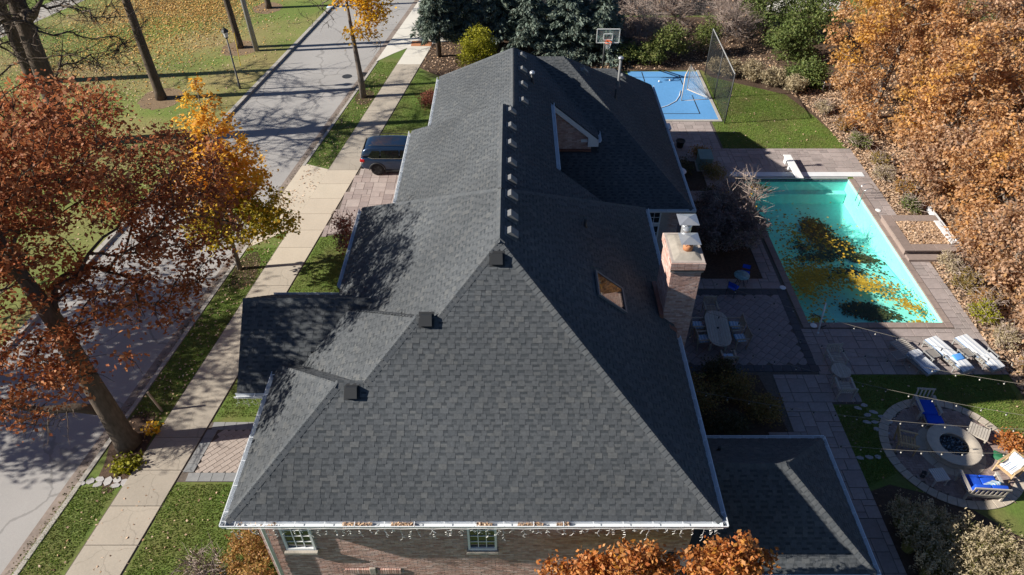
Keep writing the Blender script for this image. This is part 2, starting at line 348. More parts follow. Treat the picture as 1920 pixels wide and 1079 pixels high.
# dining square: charcoal band round diagonal pavers
b = MB(); b.sheet([(5.5, 20.4), (13.05, 20.4), (13.05, 25.7), (5.5, 25.7)], .016); din = struct(b.build('dining_terrace', joint))
bs = []
for i in range(19): bs.append((5.7 + i * .4, 25.5, .4, .38)); bs.append((5.7 + i * .4, 20.6, .4, .38))
for i in range(11): bs.append((12.86, 21.0 + i * .42, .38, .42))
lay(din, [p for p in bs if p[0] < 13], band, .017, .03, .012, name='border_slab', limit=80)
ds = []; D = math.sqrt(.5)
for i in range(-16, 17):
    off = rng.choice([0, .24, .12])
    for j in range(-14, 15):
        u_, v_ = j * .48 + off, i * .30
        x, y = 9.1 + (u_ - v_) * D, 23.05 + (u_ + v_) * D
        if 6.2 < x < 12.75 and 20.7 < y < 25.4: ds.append((x, y, .48, .30))
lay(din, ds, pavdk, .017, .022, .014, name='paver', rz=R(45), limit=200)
# driveway
def indrive(x, y): return x > sx(-14.5, y) and x < -3.5 and (29.9 + max(0, (x + 10) * .35) * (1 if x < -7 else 1) if x < -8.4 else 30.4) < y < 38.5
b = MB(); b.sheet([(sx(-14.55, 29.9), 29.9), (-8.4, 30.35), (-3.4, 30.35), (-3.4, 38.5), (sx(-14.55, 38.5), 38.5)], .012); drv = struct(b.build('driveway', joint))
lay(drv, ashlar(-10.25, 29.9, -3.5, 38.4, .25, indrive, rng, [(2, 2), (3, 2), (2, 3), (3, 3), (2, 2), (2, 1)]), drivep, .013, .03, .016, limit=300)
# front walk: bluestone border round diagonal pavers
b = MB(); b.sheet([(sx(-14.55, 15.0), 15.0), (-6.9, 15.0), (-6.9, 17.75), (sx(-14.55, 17.75), 17.75)], .012); fw = struct(b.build('front_walk', joint))
bs = [(-11.95 + i * .46 + .2, 15.2, .46, .38) for i in range(11)] + [(-11.75 + i * .46 + .2, 17.55, .46, .38) for i in range(11)]
lay(fw, bs, bluest, .013, .03, .012, name='border_slab')
b = MB(); bsl = None
for i in range(5):
    y = 15.41 + i * .39
    b = MB(); b.prism([(sx(-14.52, y), y + .005), (sx(-14.52, y) + .40, y + .005), (sx(-14.52, y) + .46, y + .385), (sx(-14.52, y) + .06, y + .385)], .013, .043); b.build('border_slab', bluest, fw, bevel=.006, seg=1)
ds = []
for i in range(-14, 15):
    for j in range(-12, 13):
        u_, v_ = j * .40 + (i % 2) * .2, i * .2
        x, y = -9.3 + (u_ - v_) * D, 16.37 + (u_ + v_) * D
        if sx(-14.52, y) + .42 < x < -7.2 and 15.36 < y < 17.4: ds.append((x, y, .40, .2))
lay(fw, ds, walkp, .013, .020, .010, rz=R(45), limit=200)
# flagstones across the verge
fs = thing('flagstone_patch', 'patch of broken pale flagstones in the verge beside the kerb', 'stepping stones', (-14.85, 15.02, 0))
for (x, y, w, h, a) in [(-.62, .02, .3, .26, .3), (-.3, .1, .33, .2, -.2), (-.28, -.13, .3, .2, .4), (.02, .02, .28, .34, .1), (.33, .07, .3, .24, -.3), (.36, -.17, .34, .18, .1), (.66, -.03, .26, .3, .2), (-.85, -.08, .14, .16, .7)]:
    b = MB(); pts = [(w / 2 * math.cos(t) * rng.uniform(.85, 1.15) * 1.15, h / 2 * math.sin(t) * rng.uniform(.85, 1.15) * 1.15) for t in [k * math.pi / 3 + .3 for k in range(6)]]
    b.prism(pts, 0, .025); o = b.build('flagstone', flag, fs, bevel=.008, seg=1); o.location = (x, y, .003); o.rotation_euler.z = a
# garden beds
def bed(name, poly, z=.006, m=soil): b = MB(); b.sheet(poly, z); return struct(b.build(name, m))
bed('rear_bed', [(-7.0, 51.0), (-4.0, 48.2), (2, 48.2), (8.4, 50.4), (14.1, 50.5), (14.6, 49.3), (19.0, 46.6), (21, 45.0), (21.2, 61.2), (-5.5, 61.2)])
bed('side_bed', [(20.96, 8), (20.96, 38.9), (20.62, 41), (20.2, 43), (19.2, 46.4), (21.0, 60), (60, 60), (60, 8)], .008)
bed('shrub_bed', [(9.2, 26.4), (12.3, 26.4), (12.3, 33.2), (9.2, 33.2)], .0165)
bed('shrub_bed', [(7.9, 34.2), (11.3, 34.2), (11.3, 37.7), (7.9, 37.7)], .0165)
bed('shrub_bed', [(5.3, 17.0), (10.85, 17.0), (10.4, 20.25), (5.3, 20.25)], .0165)
bed('grass_bed', [(12.97, 7), (17.5, 7), (17.8, 12.5), (16.0, 14.2), (13.8, 14.9), (12.97, 14.6)], .005)
def disc(name, c, r, z, m, n=28, ry=None, rz=0):
    rg = random.Random(int(c[0] * 10)); ry = ry or r
    return bed(name, [(c[0] + r * math.cos(t) * (k := rg.uniform(.93, 1.07)), c[1] + ry * math.sin(t) * k) for t in [2 * math.pi * i / n for i in range(n)]], z, m)
disc('mulch_ring', (-14.68, 16.5), .72, .005, soil, ry=1.9)
disc('mulch_ring', (-13.2, 27.2), .6, .005, soil, ry=1.4)
disc('mulch_ring', (-10.3, 46.1), .65, .005, soil, ry=1.2)
mulR = mat('red_mulch', (.20, .14, .085), .95, .3, 10, bump=.6, bscale=30)
for c, r in (((-24.35, 45.9), 1.5), ((-21.4, 54.6), 1.4), ((-21.5, 63.4), 1.3)): disc('mulch_ring', c, r, .005, mulR, ry=r * 1.1)
# far road beyond the rear planting
b = MB(); b.sheet([(-4, 62.2), (24, 62.2), (24, 90), (-4, 90)], .01); struct(b.build('far_road', roadM))
b = MB(); b.sheet([(20.5, 62.4), (30, 62.4), (30, 80), (20.5, 80)], .016); struct(b.build('far_forecourt', freshM))
yel = mat('yellow_paint', (.5, .3, .06), .8, .2, 5)
for y, x0, x1 in ((62.6, 12.5, 19), (65.3, 9, 20)):
    b = MB(); b.bx(x0, x1, y - .06, y + .06, .012, .06); tag(b.build('yellow_kerb', yel), 'yellow painted kerb line of the far road, %s one' % ('nearer' if y < 64 else 'farther'), 'kerb', 'yellow kerbs of the far road')
fr = thing('rear_fence', 'dark wooden fence behind the shrubs along the far road', 'fence', (8, 61.6, 0))
for i in range(11):
    b = MB(); b.box((0, 0, .75), (.1, .1, 1.5)); b.build('post', darkM, fr).location = (-11 + i * 2.4, .06, 0)
b = MB(); b.box((0, 0, 0), (.14, .022, 1.4)); bd = b.build('board', darkM, fr); bd.location = (-11, 0, .75)
for i in range(1, 160): inst('board', bd.data, (-11 + i * .155, 0, .75 + (i % 3) * .008), fr)
# ---------------------------------------------------------------- blue sports court
b = MB(); b.bx(8.55, 13.65, 42.75, 50.2, .0, .04); court = struct(b.build('sports_court', courtM))
b = MB(); b.bx(8.35, 13.85, 42.52, 42.74, 0, .06); b.bx(13.66, 13.85, 42.74, 50.4, 0, .06); b.build('court_border', concM, court)
for x0, x1, y0, y1 in ((8.6, 12.6, 43.55, 43.62), (12.55, 12.62, 43.55, 46.3), (8.6, 12.7, 49.2, 49.26), (12.2, 12.27, 48.0, 49.6), (9.55, 9.62, 48.5, 50.1)):
    b = MB(); b.sheet([(x0, y0), (x1, y0), (x1, y1), (x0, y1)], .044); b.build('court_line', blackp, court)
# ================================================================== the house
house = thing('brick_house', 'large red brick house with dark grey shingled hip roofs and white gutters', 'house', (0, 0, 0))
m_ = .816; CT = 1 / math.sqrt(1 + m_ * m_); ST = m_ * CT
PA = 9.286                                           # shared right-hand plane: z = PA - m x
def H_(x, y):
    z = -9
    def hip(x0, x1, y0, y1, ze, sides='LRFB'):
        if not (x0 <= x <= x1 and y0 <= y <= y1): return -9
        d = []
        if 'L' in sides: d.append(x - x0)
        if 'R' in sides: d.append(x1 - x)
        if 'F' in sides: d.append(y - y0)
        if 'B' in sides: d.append(y1 - y)
        return ze + m_ * min(d)
    z = max(hip(-7.35, -1.0, 9.84, 15.27, 6, 'LFB'), hip(-6.66, -1.0, 9.84, 18.0, 6, 'LFB'), hip(-6.07, 5.4, 9.84, 23.9, 6),
            hip(1.0, 8.42, 27.36, 39.16, 3.55, 'RFB'), hip(2.0, 8.42, 34.95, 40.45, 3.55, 'RFB'), hip(4.5, 10.25, 9.8, 14.47, 3.3, 'RFB'), hip(-8.54, -2.0, 14.5, 19.1, 5.55, 'FB'))
    if 18.3 <= y <= 30.3 and -4.75 <= x <= (4.03 if y < 23.9 else 1.75): z = max(z, min(6 + m_ * (x + 4.75), 6 + m_ * (30.3 - y), PA - m_ * x))
    if 22 <= y <= 36.2 and -3.88 <= x <= (1.75 if y < 29.5 else 4.03): z = max(z, min(6 + m_ * (x + 3.88), 6 + m_ * (36.2 - y), PA - m_ * x))
    return z
PLANES = []
def plane(side, e, ze, dmax, iv): PLANES.append((side, e, ze, dmax, iv))
def frontL(d):
    if d > 4.08: return -6.07 + d
    if d > 2.715: return -6.66 + d
    return -7.35 + d
plane('F', 9.84, 6, 5.735, lambda d: [(frontL(d), 5.4 - d)])
plane('L', -7.35, 6, 2.715, lambda d: [(9.84 + d, 15.27 - d)])
plane('L', -6.66, 6, 4.08, lambda d: [(max(9.84 + d, 12.5), 18.0 - d)])
plane('B', 15.27, 6, 2.715, lambda d: [(-7.35 + d, -3.2)])
plane('B', 18.0, 6, 4.08, lambda d: [(-6.66 + d, -1.4)])
plane('L', -6.07, 6, 5.735, lambda d: [(max(9.84 + d, 13.9), 23.9 - d)])
plane('L', -4.75, 6, 4.39, lambda d: [(18.6, 30.3 - d)])
plane('L', -3.88, 6, 3.95, lambda d: [(24, 36.2 - d)])
plane('R', 5.4, 6, 5.735, lambda d: [(9.84 + d, 23.9 - d)])
def p45(d):
    x = 4.03 - d
    if x > 1.75: return [(18.4, 23.9), (29.5, 36.2 - d)]
    if x > .074: return [(18.2, 36.2 - d)]
    return [(18.2, 25.9 + (x + .36))]
plane('R', 4.03, 6, 4.385, p45)
plane('F', 27.36, 3.55, 5.9, lambda d: [(-.5, 8.42 - d)])
plane('R', 8.42, 3.55, 5.9, lambda d: [(27.36 + d, 39.16 - d)])
plane('F', 34.95, 3.55, 2.75, lambda d: [(2.2, 8.42 - d)])
plane('R', 8.42, 3.55, 2.75, lambda d: [(34.95 + d, 40.45 - d)])
plane('F', 9.8, 3.3, 2.335, lambda d: [(4.9, 10.25 - d)])
plane('R', 10.25, 3.3, 2.335, lambda d: [(9.8 + d, 14.47 - d)])
plane('B', 14.47, 3.3, 2.335, lambda d: [(4.9, 10.25 - d)])
plane('F', 14.5, 5.55, 2.3, lambda d: [(-8.54, -4.2)])
plane('B', 19.1, 5.55, 2.3, lambda d: [(-8.54, -4.2)])
def pt(side, e, ze, u, d, off=0.0):
    """plane point at eave coordinate u, run d, lifted off along the normal"""
    z = ze + m_ * d + off * CT; h = -off * ST
    if side == 'F': return (u, e + d + h, z)
    if side == 'B': return (u, e - d - h, z)
    if side == 'L': return (e + d + h, u, z)
    return (e - d - h, u, z)
# roof deck under the shingles
b = MB()
def hipdeck(x0, x1, y0, y1, ze, dz=.04, L=True, Rr=True):
    r = min((y1 - y0) / 2, (x1 - x0) / 2) if (L and Rr) else (y1 - y0) / 2
    ze -= dz; zr = ze + m_ * r
    if L and Rr and (y1 - y0) > (x1 - x0): rp = [((x0 + x1) / 2, y0 + r, zr), ((x0 + x1) / 2, y1 - r, zr)]
    else: rp = [(x0 + (r if L else 0), (y0 + y1) / 2, zr), (x1 - (r if Rr else 0), (y0 + y1) / 2, zr)]
    E_ = [(x0, y0, ze), (x1, y0, ze), (x1, y1, ze), (x0, y1, ze)]
    if L and Rr and (y1 - y0) > (x1 - x0): F_ = [(0, 1, 4), (1, 2, 5, 4), (2, 3, 5), (3, 0, 4, 5)]
    else: F_ = [(0, 1, 5, 4), (1, 2, 5), (2, 3, 4, 5), (3, 0, 4)]
    b.add(E_ + rp, F_)
hipdeck(-6.07, 5.4, 9.84, 23.9, 6); hipdeck(-7.33, -.6, 9.86, 15.25, 6, .055, True, False); hipdeck(-6.64, -.6, 9.88, 17.98, 6, .07, True, False)
hipdeck(1.0, 8.42, 27.36, 39.16, 3.55, .04, False); hipdeck(1.5, 8.40, 34.97, 40.43, 3.55, .055, False); hipdeck(4.4, 10.25, 9.8, 14.47, 3.3, .04, False)
hipdeck(-8.5, -2.5, 14.5, 19.1, 5.55, .04, False, False)
z0 = .05
b.add([(-4.75, 19, 6 - z0), (-4.75, 30.3, 6 - z0), (-.36, 25.9, 9.58 - z0), (-.36, 19, 9.58 - z0), (1.75, 28.0, 7.86 - z0), (1.75, 19, 7.86 - z0), (1.75, 30.3, 6)], [(0, 3, 2, 1), (3, 5, 4, 2), (2, 4, 6, 1)])
b.add([(-3.88, 24, 6 - z0), (-3.88, 36.2, 6 - z0), (.074, 32.25, 9.226 - z0), (.074, 24, 9.226 - z0), (1.75, 24, 7.86 - z0), (1.75, 29.5, 7.86 - z0), (4.03, 29.5, 6 - z0), (4.03, 36.2, 6 - z0)], [(0, 3, 2, 1), (3, 4, 5, 6, 7, 2), (2, 7, 1)])
b.add([(4.03, 18, 6 - z0), (4.03, 23.9, 6 - z0), (1.75, 23.9, 7.86 - z0), (1.75, 18, 7.86 - z0)], [(0, 1, 2, 3)])
roof = b.build('roof', deckM, house)
# shingles: rows of raised tabs and lower notches, every one a wedge of its own
EXPO = .143 * CT
rs = random.Random(5); fieldA = MB(); fieldB = MB(); single = []
for pi, (side, e, ze, dmax, iv) in enumerate(PLANES):
    k = 0
    while k * EXPO < dmax:
        d0 = k * EXPO; d1 = min(d0 + EXPO * 1.08, dmax); dm = min(d0 + EXPO * .5, dmax)
        for (lo, hi) in iv(dm):
            u = lo - rs.uniform(0, .2); up = rs.random() < .5
            while u < hi:
                w = rs.uniform(.12, .26) if up else rs.uniform(.10, .22)
                a, c = max(u, lo), min(u + w, hi); u += w; up = not up
                if c - a < .02: continue
                q = pt(side, e, ze, (a + c) / 2, dm)
                if q[2] < H_(q[0], q[1]) - .05: continue
                t = (.016 if not up else .008) + rs.uniform(-.001, .002); g = .0015; dh = d0 + (d1 - d0) * rs.uniform(.42, .55)
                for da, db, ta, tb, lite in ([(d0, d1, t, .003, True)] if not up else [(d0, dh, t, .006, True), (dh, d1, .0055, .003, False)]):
                    P = [pt(side, e, ze, a + g, da, ta), pt(side, e, ze, c - g, da, ta), pt(side, e, ze, c - g, db, tb), pt(side, e, ze, a + g, db, tb),
                         pt(side, e, ze, a + g, da, -.006), pt(side, e, ze, c - g, da, -.006), pt(side, e, ze, c - g, db, -.006), pt(side, e, ze, a + g, db, -.006)]
                    F = [(0, 1, 2, 3), (4, 5, 1, 0), (5, 6, 2, 1), (7, 4, 0, 3)]
                    if pi == 0 and 0 <= k < 16 and -4.0 < (a + c) / 2 < 4.6 and len(single) < 300: single.append((P, F, lite))
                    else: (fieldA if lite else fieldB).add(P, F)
        k += 1
for P, F, raised in single:
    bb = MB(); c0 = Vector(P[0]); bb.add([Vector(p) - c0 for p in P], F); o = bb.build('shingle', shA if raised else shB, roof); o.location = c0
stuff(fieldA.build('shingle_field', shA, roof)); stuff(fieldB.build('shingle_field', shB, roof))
# ridge and hip caps, one overlapping piece after another
def caps(A, B, nl, nr, wid=.16, step=.15, joined=False):
    """cap pieces from A (low) to B (high); nl/nr = downhill directions of the two planes beside the line"""
    A = Vector(A); B = Vector(B); d = (B - A); L = d.length; d.normalize(); n = max(1, int(L / step)); nl = Vector(nl); nr = Vector(nr)
    def piece(org):
        q = []
        for s_, lift in ((0, .018 if joined else .03), (1.25 * step, .008 if joined else .012)):
            c = org + d * s_; up = Vector((0, 0, 1))
            q += [c + nl * wid + up * (lift - .004), c + up * (lift + .012), c + nr * wid + up * (lift - .004)]
        q += [q[0] - Vector((0, 0, .02)), q[1] - Vector((0, 0, .02)), q[2] - Vector((0, 0, .02))]
        return q, [(0, 1, 4, 3), (1, 2, 5, 4), (6, 7, 1, 0), (7, 8, 2, 1)]
    if joined:
        bb = MB()
        for i in range(n): q, F = piece(A + d * (L * i / n)); bb.add(q, F)
        stuff(bb.build('cap_run', shC, roof)); return
    q, F = piece(Vector((0, 0, 0))); bb = MB(); bb.add(q, F); o = bb.build('cap_shingle', shC, roof); o.location = A
    for i in range(1, n): inst('cap_shingle', o.data, A + d * (L * i / n), roof)
def sdir(s_):
    return {'F': Vector((0, -CT, -ST)), 'B': Vector((0, CT, -ST)), 'L': Vector((-CT, 0, -ST)), 'R': Vector((CT, 0, -ST))}[s_]
def hipd(s1, s2, line):
    """in-plane direction perpendicular to the hip line, downhill, for both planes"""
    out = []
    for s_ in (s1, s2):
        h = sdir(s_); l = Vector(line).normalized(); v = h - l * h.dot(l); out.append(v.normalized())
    return out
def hipcaps(A, B, s1, s2, joined=False, wid=.16):
    nl, nr = hipd(s1, s2, Vector(B) - Vector(A)); caps(A, B, nl, nr, wid, joined=joined)
Z = lambda d: 6 + m_ * d
hipcaps((-7.35, 9.84, 6), (-4.635, 12.555, Z(2.715)), 'L', 'F'); hipcaps((-4.635, 12.555, Z(2.715)), (-3.945, 12.555, Z(2.715)), 'F', 'B')
hipcaps((-3.945, 12.555, Z(2.715)), (-2.58, 13.92, Z(4.08)), 'L', 'F'); hipcaps((-2.58, 13.92, Z(4.08)), (-1.99, 13.92, Z(4.08)), 'F', 'B')
hipcaps((-1.99, 13.92, Z(4.08)), (-.335, 15.575, Z(5.735)), 'L', 'F')
hipcaps((5.4, 9.84, 6), (-.335, 15.575, Z(5.735)), 'R', 'F')
hipcaps((-.335, 18.1, 10.68), (-.335, 15.5, 10.68), 'L', 'R', True)
hipcaps((-6.07, 23.9, 6), (-.335, 18.165, 10.68), 'L', 'B', True, .12); hipcaps((5.4, 23.9, 6), (-.335, 18.165, 10.68), 'R', 'B', True, .12)
hipcaps((-.36, 25.9, 9.58), (-.36, 19.5, 9.58), 'L', 'R', True); pass
hipcaps((.074, 32.25, 9.226), (.074, 26.4, 9.226), 'L', 'R', True); hipcaps((-3.88, 36.2, 6), (.074, 32.25, 9.226), 'L', 'B', True, .12); hipcaps((4.03, 36.2, 6), (.074, 32.25, 9.226), 'R', 'B', True, .12)
hipcaps((8.42, 27.36, 3.55), (2.52, 33.26, 8.36), 'R', 'F', True); hipcaps((8.42, 39.16, 3.55), (2.52, 33.26, 8.36), 'R', 'B', True); hipcaps((2.52, 33.26, 8.36), (.8, 33.26, 8.36), 'F', 'B', True)
hipcaps((8.42, 34.95, 3.55), (5.67, 37.7, 5.79), 'R', 'F', True); hipcaps((5.67, 37.7, 5.79), (4.4, 37.7, 5.79), 'F', 'B', True)
hipcaps((10.25, 9.8, 3.3), (7.915, 12.135, 5.205), 'R', 'F'); hipcaps((10.25, 14.47, 3.3), (7.915, 12.135, 5.205), 'R', 'B', True); hipcaps((7.915, 12.135, 5.205), (4.9, 12.135, 5.205), 'F', 'B', True)
hipcaps((-8.54, 16.8, 7.427), (-6.0, 16.8, 7.427), 'F', 'B', True); hipcaps((-7.35, 15.27, 6), (-4.635, 12.555, Z(2.715)), 'L', 'B', True, .14)
# soffits and walls
brickP = mat('plain_brick_wall', [(.28, .15, .115), (.30, .165, .13)], .9, .25, 14, bump=.3, bscale=30, big=.08)
def soffit(x0, x1, y0, y1, ze): b = MB(); b.bx(x0 + .03, x1 - .03, y0 + .03, y1 - .03, ze - .2, ze - .06); b.build('soffit', white, house)
for a in ((-6.07, 5.4, 9.84, 23.9, 6), (-7.33, -6.1, 9.86, 15.25, 6.002), (-6.64, -6.09, 15.27, 17.95, 6.003), (-8.5, -6.7, 14.52, 19.05, 5.548), (-4.74, -.5, 23.9, 30.3, 5.998), (-3.88, 1.5, 30.35, 36.2, 5.996), (3.2, 4.0, 29.55, 36.1, 5.995), (2, 8.42, 27.36, 39.16, 3.55), (4, 8.4, 39.2, 40.4, 3.548), (5.5, 10.25, 9.8, 14.47, 3.3)): soffit(*a)
def wall(x0, x1, y0, y1, z1, m=None): b = MB(); b.bx(x0, x1, y0, y1, -.1, z1); return b.build('wall', m or mortar, house)
wmain = wall(-6.90, 4.95, 10.29, 14.8, 5.9); wall(-6.2, 4.94, 14.81, 17.5, 5.9, brickP); wall(-5.6, 4.93, 17.51, 23.45, 5.9, brickP)
wall(-8.0, -6.21, 15.0, 18.6, 5.4, brickP); wall(-4.3, 1.6, 23.46, 29.85, 5.9, brickP); wall(.4, 1.6, 23.47, 29.5, 7.6, brickP); wall(-3.4, 3.6, 29.86, 35.7, 5.9, brickP)
wW = wall(3.61, 7.97, 27.82, 38.7, 3.4); wall(4.95, 9.8, 10.3, 14.0, 3.2, brickP)
# brick faces
def bricks(org, ud, nd, W_, H0, H1, parent, skip=None, zclip=None, n_single=0, xr=None):
    """courses of single bricks proud of the mortar; org at z 0, ud along the wall, nd outwards"""
    org = Vector(org); ud = Vector(ud); nd = Vector(nd); rg = random.Random(9); f = MB(); cnt = 0; bl, bh, jt = .203, .057, .011
    row = 0; z = H0
    todo = []
    while z < H1 - .02:
        u = -(row % 2) * (bl + jt) / 2
        while u < W_:
            a, c = max(u, 0), min(u + bl, W_)
            if c - a > .03 and not (skip and skip((a + c) / 2, z + bh / 2)) and not (zclip and z + bh > zclip((a + c) / 2)): todo.append((a, c, z))
            u += bl + jt
        z += bh + jt; row += 1
    todo.sort(key=lambda t: -t[2])
    for (a, c, z) in todo:
        pr = .006 + rg.uniform(0, .005)
        ctr = org + ud * ((a + c) / 2) + nd * (pr / 2) + Vector((0, 0, z + bh / 2)); hx = (c - a) / 2
        P = []
        for n_ in (-pr / 2 - .004, pr / 2):
            for s_, t_ in ((-1, -1), (1, -1), (1, 1), (-1, 1)): P.append(ud * (s_ * hx) + nd * n_ + Vector((0, 0, t_ * bh / 2)))
        F = [(4, 5, 6, 7), (0, 1, 5, 4), (1, 2, 6, 5), (2, 3, 7, 6), (3, 0, 4, 7)]
        if cnt < n_single and abs(c - a - bl) < 1e-4 and (xr is None or xr[0] < (a + c) / 2 < xr[1]):
            o = None
            if cnt == 0: bb = MB(); bb.add(P, F); o = bb.build('brick', brickM, parent); bricks.me = o.data; o.location = ctr
            else: inst('brick', bricks.me, ctr, parent)
            cnt += 1
        else: f.add([p + ctr for p in P], F)
    if f.v: stuff(f.build('brick_field', brickM, parent))
wins = [(-6.31, -5.48, 3.88, 5.5), (-1.22, -.42, 3.88, 5.5)]
fx = lambda u: u - 6.90
bricks((-6.90, 10.29, 0), (1, 0, 0), (0, -1, 0), 11.85, 0, 5.75, wmain, skip=lambda u, z: any(x0 - .03 < fx(u) < x1 + .03 and z0 - .12 < z < z1 for x0, x1, z0, z1 in wins) or (-4.9 < fx(u) < -3.2 and 2.46 < z < 2.72), n_single=300)
# soldier-course lintel with keystone over the ground floor window
lin = MB()
for i in range(24):
    x = -4.85 + i * .068
    if abs(x + 4.06) < .11: continue
    lin.box((x + .01, 10.27, 2.59), (.057, .07, .22))
lin.build('soldier_course', brickM, wmain); b = MB(); b.prism([(-4.15, 10.22), (-3.97, 10.22), (-3.97, 10.3), (-4.15, 10.3)], 2.44, 2.78); b.build('keystone', cement, wmain, bevel=.01)
def window(x0, x1, y, z0, z1, cols, rows, parent, sill=True, name='window'):
    """window in a wall that faces -y: frame, sash bars, panes, sill"""
    w = MB(); t = .06
    w.bx(x0, x0 + t, y - .03, y + .08, z0, z1); w.bx(x1 - t, x1, y - .03, y + .08, z0, z1); w.bx(x0 + t, x1 - t, y - .03, y + .08, z1 - t, z1); w.bx(x0 + t, x1 - t, y - .035, y + .08, z0, z0 + t * 1.6)
    fr_ = w.build(name, white, parent)
    ix0, ix1, iz0, iz1 = x0 + t, x1 - t, z0 + t * 1.6, z1 - t
    for i in range(cols):
        for j in range(rows):
            a, c = ix0 + (ix1 - ix0) * i / cols, ix0 + (ix1 - ix0) * (i + 1) / cols; d, e = iz0 + (iz1 - iz0) * j / rows, iz0 + (iz1 - iz0) * (j + 1) / rows
            p = MB(); p.bx(a + .004, c - .004, y + .02, y + .03, d + .004, e - .004); p.build('pane', glassM, fr_)
    g = MB()
    for i in range(1, cols): x = ix0 + (ix1 - ix0) * i / cols; g.bx(x - .011, x + .011, y - .002, y + .045, iz0, iz1)
    for j in range(1, rows): z = iz0 + (iz1 - iz0) * j / rows; g.bx(ix0, ix1, y + .001, y + .043, z - .011, z + .011)
    g.build('muntins', white, fr_)
    if sill: s_ = MB(); s_.bx(x0 - .05, x1 + .05, y - .12, y + .05, z0 - .1, z0 - .004); s_.build('sill', cement, fr_, bevel=.008)
for x0, x1, z0, z1 in wins:
    window(x0, x1, 10.235, z0, z1, 3, 5, house)
# french doors and transoms in the rear wing's front
bricks((3.61, 27.82, 0), (1, 0, 0), (0, -1, 0), 4.36, 0, 3.3, wW, skip=lambda u, z: 1.5 < u < 3.9)
for i in range(2):
    xa = 5.3 + i * .9
    window(xa, xa + .88, 27.76, .15, 2.35, 3, 5, house, sill=False, name='french_door'); window(xa, xa + .88, 27.755, 2.4, 3.15, 3, 2, house, sill=False, name='transom_window')
# gable brick wall of the rear section with its white rake board
b = MB(); b.add([(1.75, 29.62, 4.9), (3.72, 29.62, 4.9), (3.72, 29.62, PA - m_ * 3.72 - .16), (1.75, 29.62, PA - m_ * 1.75 - .16), (1.75, 29.85, 4.9), (3.72, 29.85, 4.9), (3.72, 29.85, PA - m_ * 3.72 - .16), (1.75, 29.85, PA - m_ * 1.75 - .16)], [(0, 1, 2, 3), (1, 5, 6, 2), (5, 4, 7, 6), (0, 3, 7, 4), (3, 2, 6, 7)])
gw = b.build('gable_wall', mortar, house)
bricks((1.75, 29.62, 0), (1, 0, 0), (0, -1, 0), 1.97, 4.9, 7.8, gw, zclip=lambda u: PA - m_ * (1.75 + u) - .2)
b = MB(); b.add([(1.72, 29.5, 7.83), (4.05, 29.5, 5.93), (4.05, 29.5, 5.6), (3.55, 29.5, 5.6), (3.55, 29.5, 6.07), (1.72, 29.5, 7.55)], [(0, 1, 2, 3, 4, 5)]); v0 = b.v[:]; b.add([(x, 29.61, z) for x, y, z in v0], [(5, 4, 3, 2, 1, 0)])
for i in range(6): b.f.append((i, (i + 1) % 6, 6 + (i + 1) % 6, 6 + i))
b.build('rake_board', white, house)
b = MB(); b.bar((1.78, 29.58, 5.38), (3.72, 29.58, 5.38), .12, .1); b.build('base_flashing', copper, house)
# gutters
def gutter(A, B, out, hang=True, w=.13):
    A = Vector(A); B = Vector(B); o_ = Vector(out); d = (B - A); L = d.length; d.normalize(); g = MB(); up = Vector((0, 0, 1)); q = lambda a, n_, z: a + o_ * n_ + up * z
    prof = [(.0, .02), (.0, -.11), (.085, -.11), (w - .005, -.05), (w - .005, .012), (w + .018, .012), (w + .018, -.004), (w + .006, -.055), (.092, -.122), (-.012, -.122), (-.012, .02)]
    P = [q(A, *p) for p in prof] + [q(B, *p) for p in prof]; n = len(prof)
    g.add(P, [(i, (i + 1) % n, n + (i + 1) % n, n + i) for i in range(n)] + [tuple(range(n))[::-1], tuple(range(n, 2 * n))])
    go = g.build('gutter', gut, house)
    if hang:
        hb = MB(); hb.bar(Vector((0, 0, 0)), o_ * (w + .015), .022, .008); me = None
        k = max(1, int(L / .75))
        for i in range(k):
            p = q(A + d * (L * (i + .5) / k), .0, .014)
            if me is None: o = hb.build('hanger', gut, go); o.location = p; me = o.data
            else: inst('hanger', me, p, go)
    return go
X_, Y_ = Vector((1, 0, 0)), Vector((0, 1, 0))
gutter((-7.48, 9.84, 5.97), (5.53, 9.84, 5.97), -Y_); gutter((-7.35, 9.72, 5.97), (-7.35, 15.27, 5.97), -X_); gutter((-6.07, 19.1, 5.97), (-6.07, 23.9, 5.97), -X_)
gutter((-4.75, 23.9, 5.97), (-4.75, 30.3, 5.97), -X_); gutter((-3.88, 30.3, 5.97), (-3.88, 36.2, 5.97), -X_)
gutter((5.4, 9.72, 5.97), (5.4, 16.6, 5.97), X_); gutter((5.4, 18.95, 5.97), (5.4, 23.9, 5.97), X_)
gutter((8.42, 27.25, 3.52), (8.42, 40.4, 3.52), X_); gutter((4.2, 27.36, 3.52), (8.54, 27.36, 3.52), -Y_)
gutter((10.25, 9.7, 3.27), (10.25, 14.58, 3.27), X_); gutter((5.0, 14.47, 3.27), (10.37, 14.47, 3.27), Y_); gutter((5.0, 9.8, 3.27), (10.37, 9.8, 3.27), -Y_)
gutter((-8.6, 14.5, 5.52), (-7.36, 14.5, 5.52), -Y_); gutter((-8.6, 19.1, 5.52), (-6.07, 19.1, 5.52), Y_)
gutter((1.75, 23.9, 7.83), (1.75, 29.5, 7.83), X_); gutter((4.03, 29.45, 5.97), (4.03, 31.0, 5.97), X_)
b = MB(); b.tube([(-6.75, 9.98, 5.82), (-6.72, 10.2, 5.6), (-6.72, 10.2, .1)], .055, 8); b.build('downspout', gut, house, True)
b = MB(); b.tube([(-6.95, 14.42, 5.45), (-8.3, 14.4, 5.46)], .02, 5); b.build('conduit', gut, house)
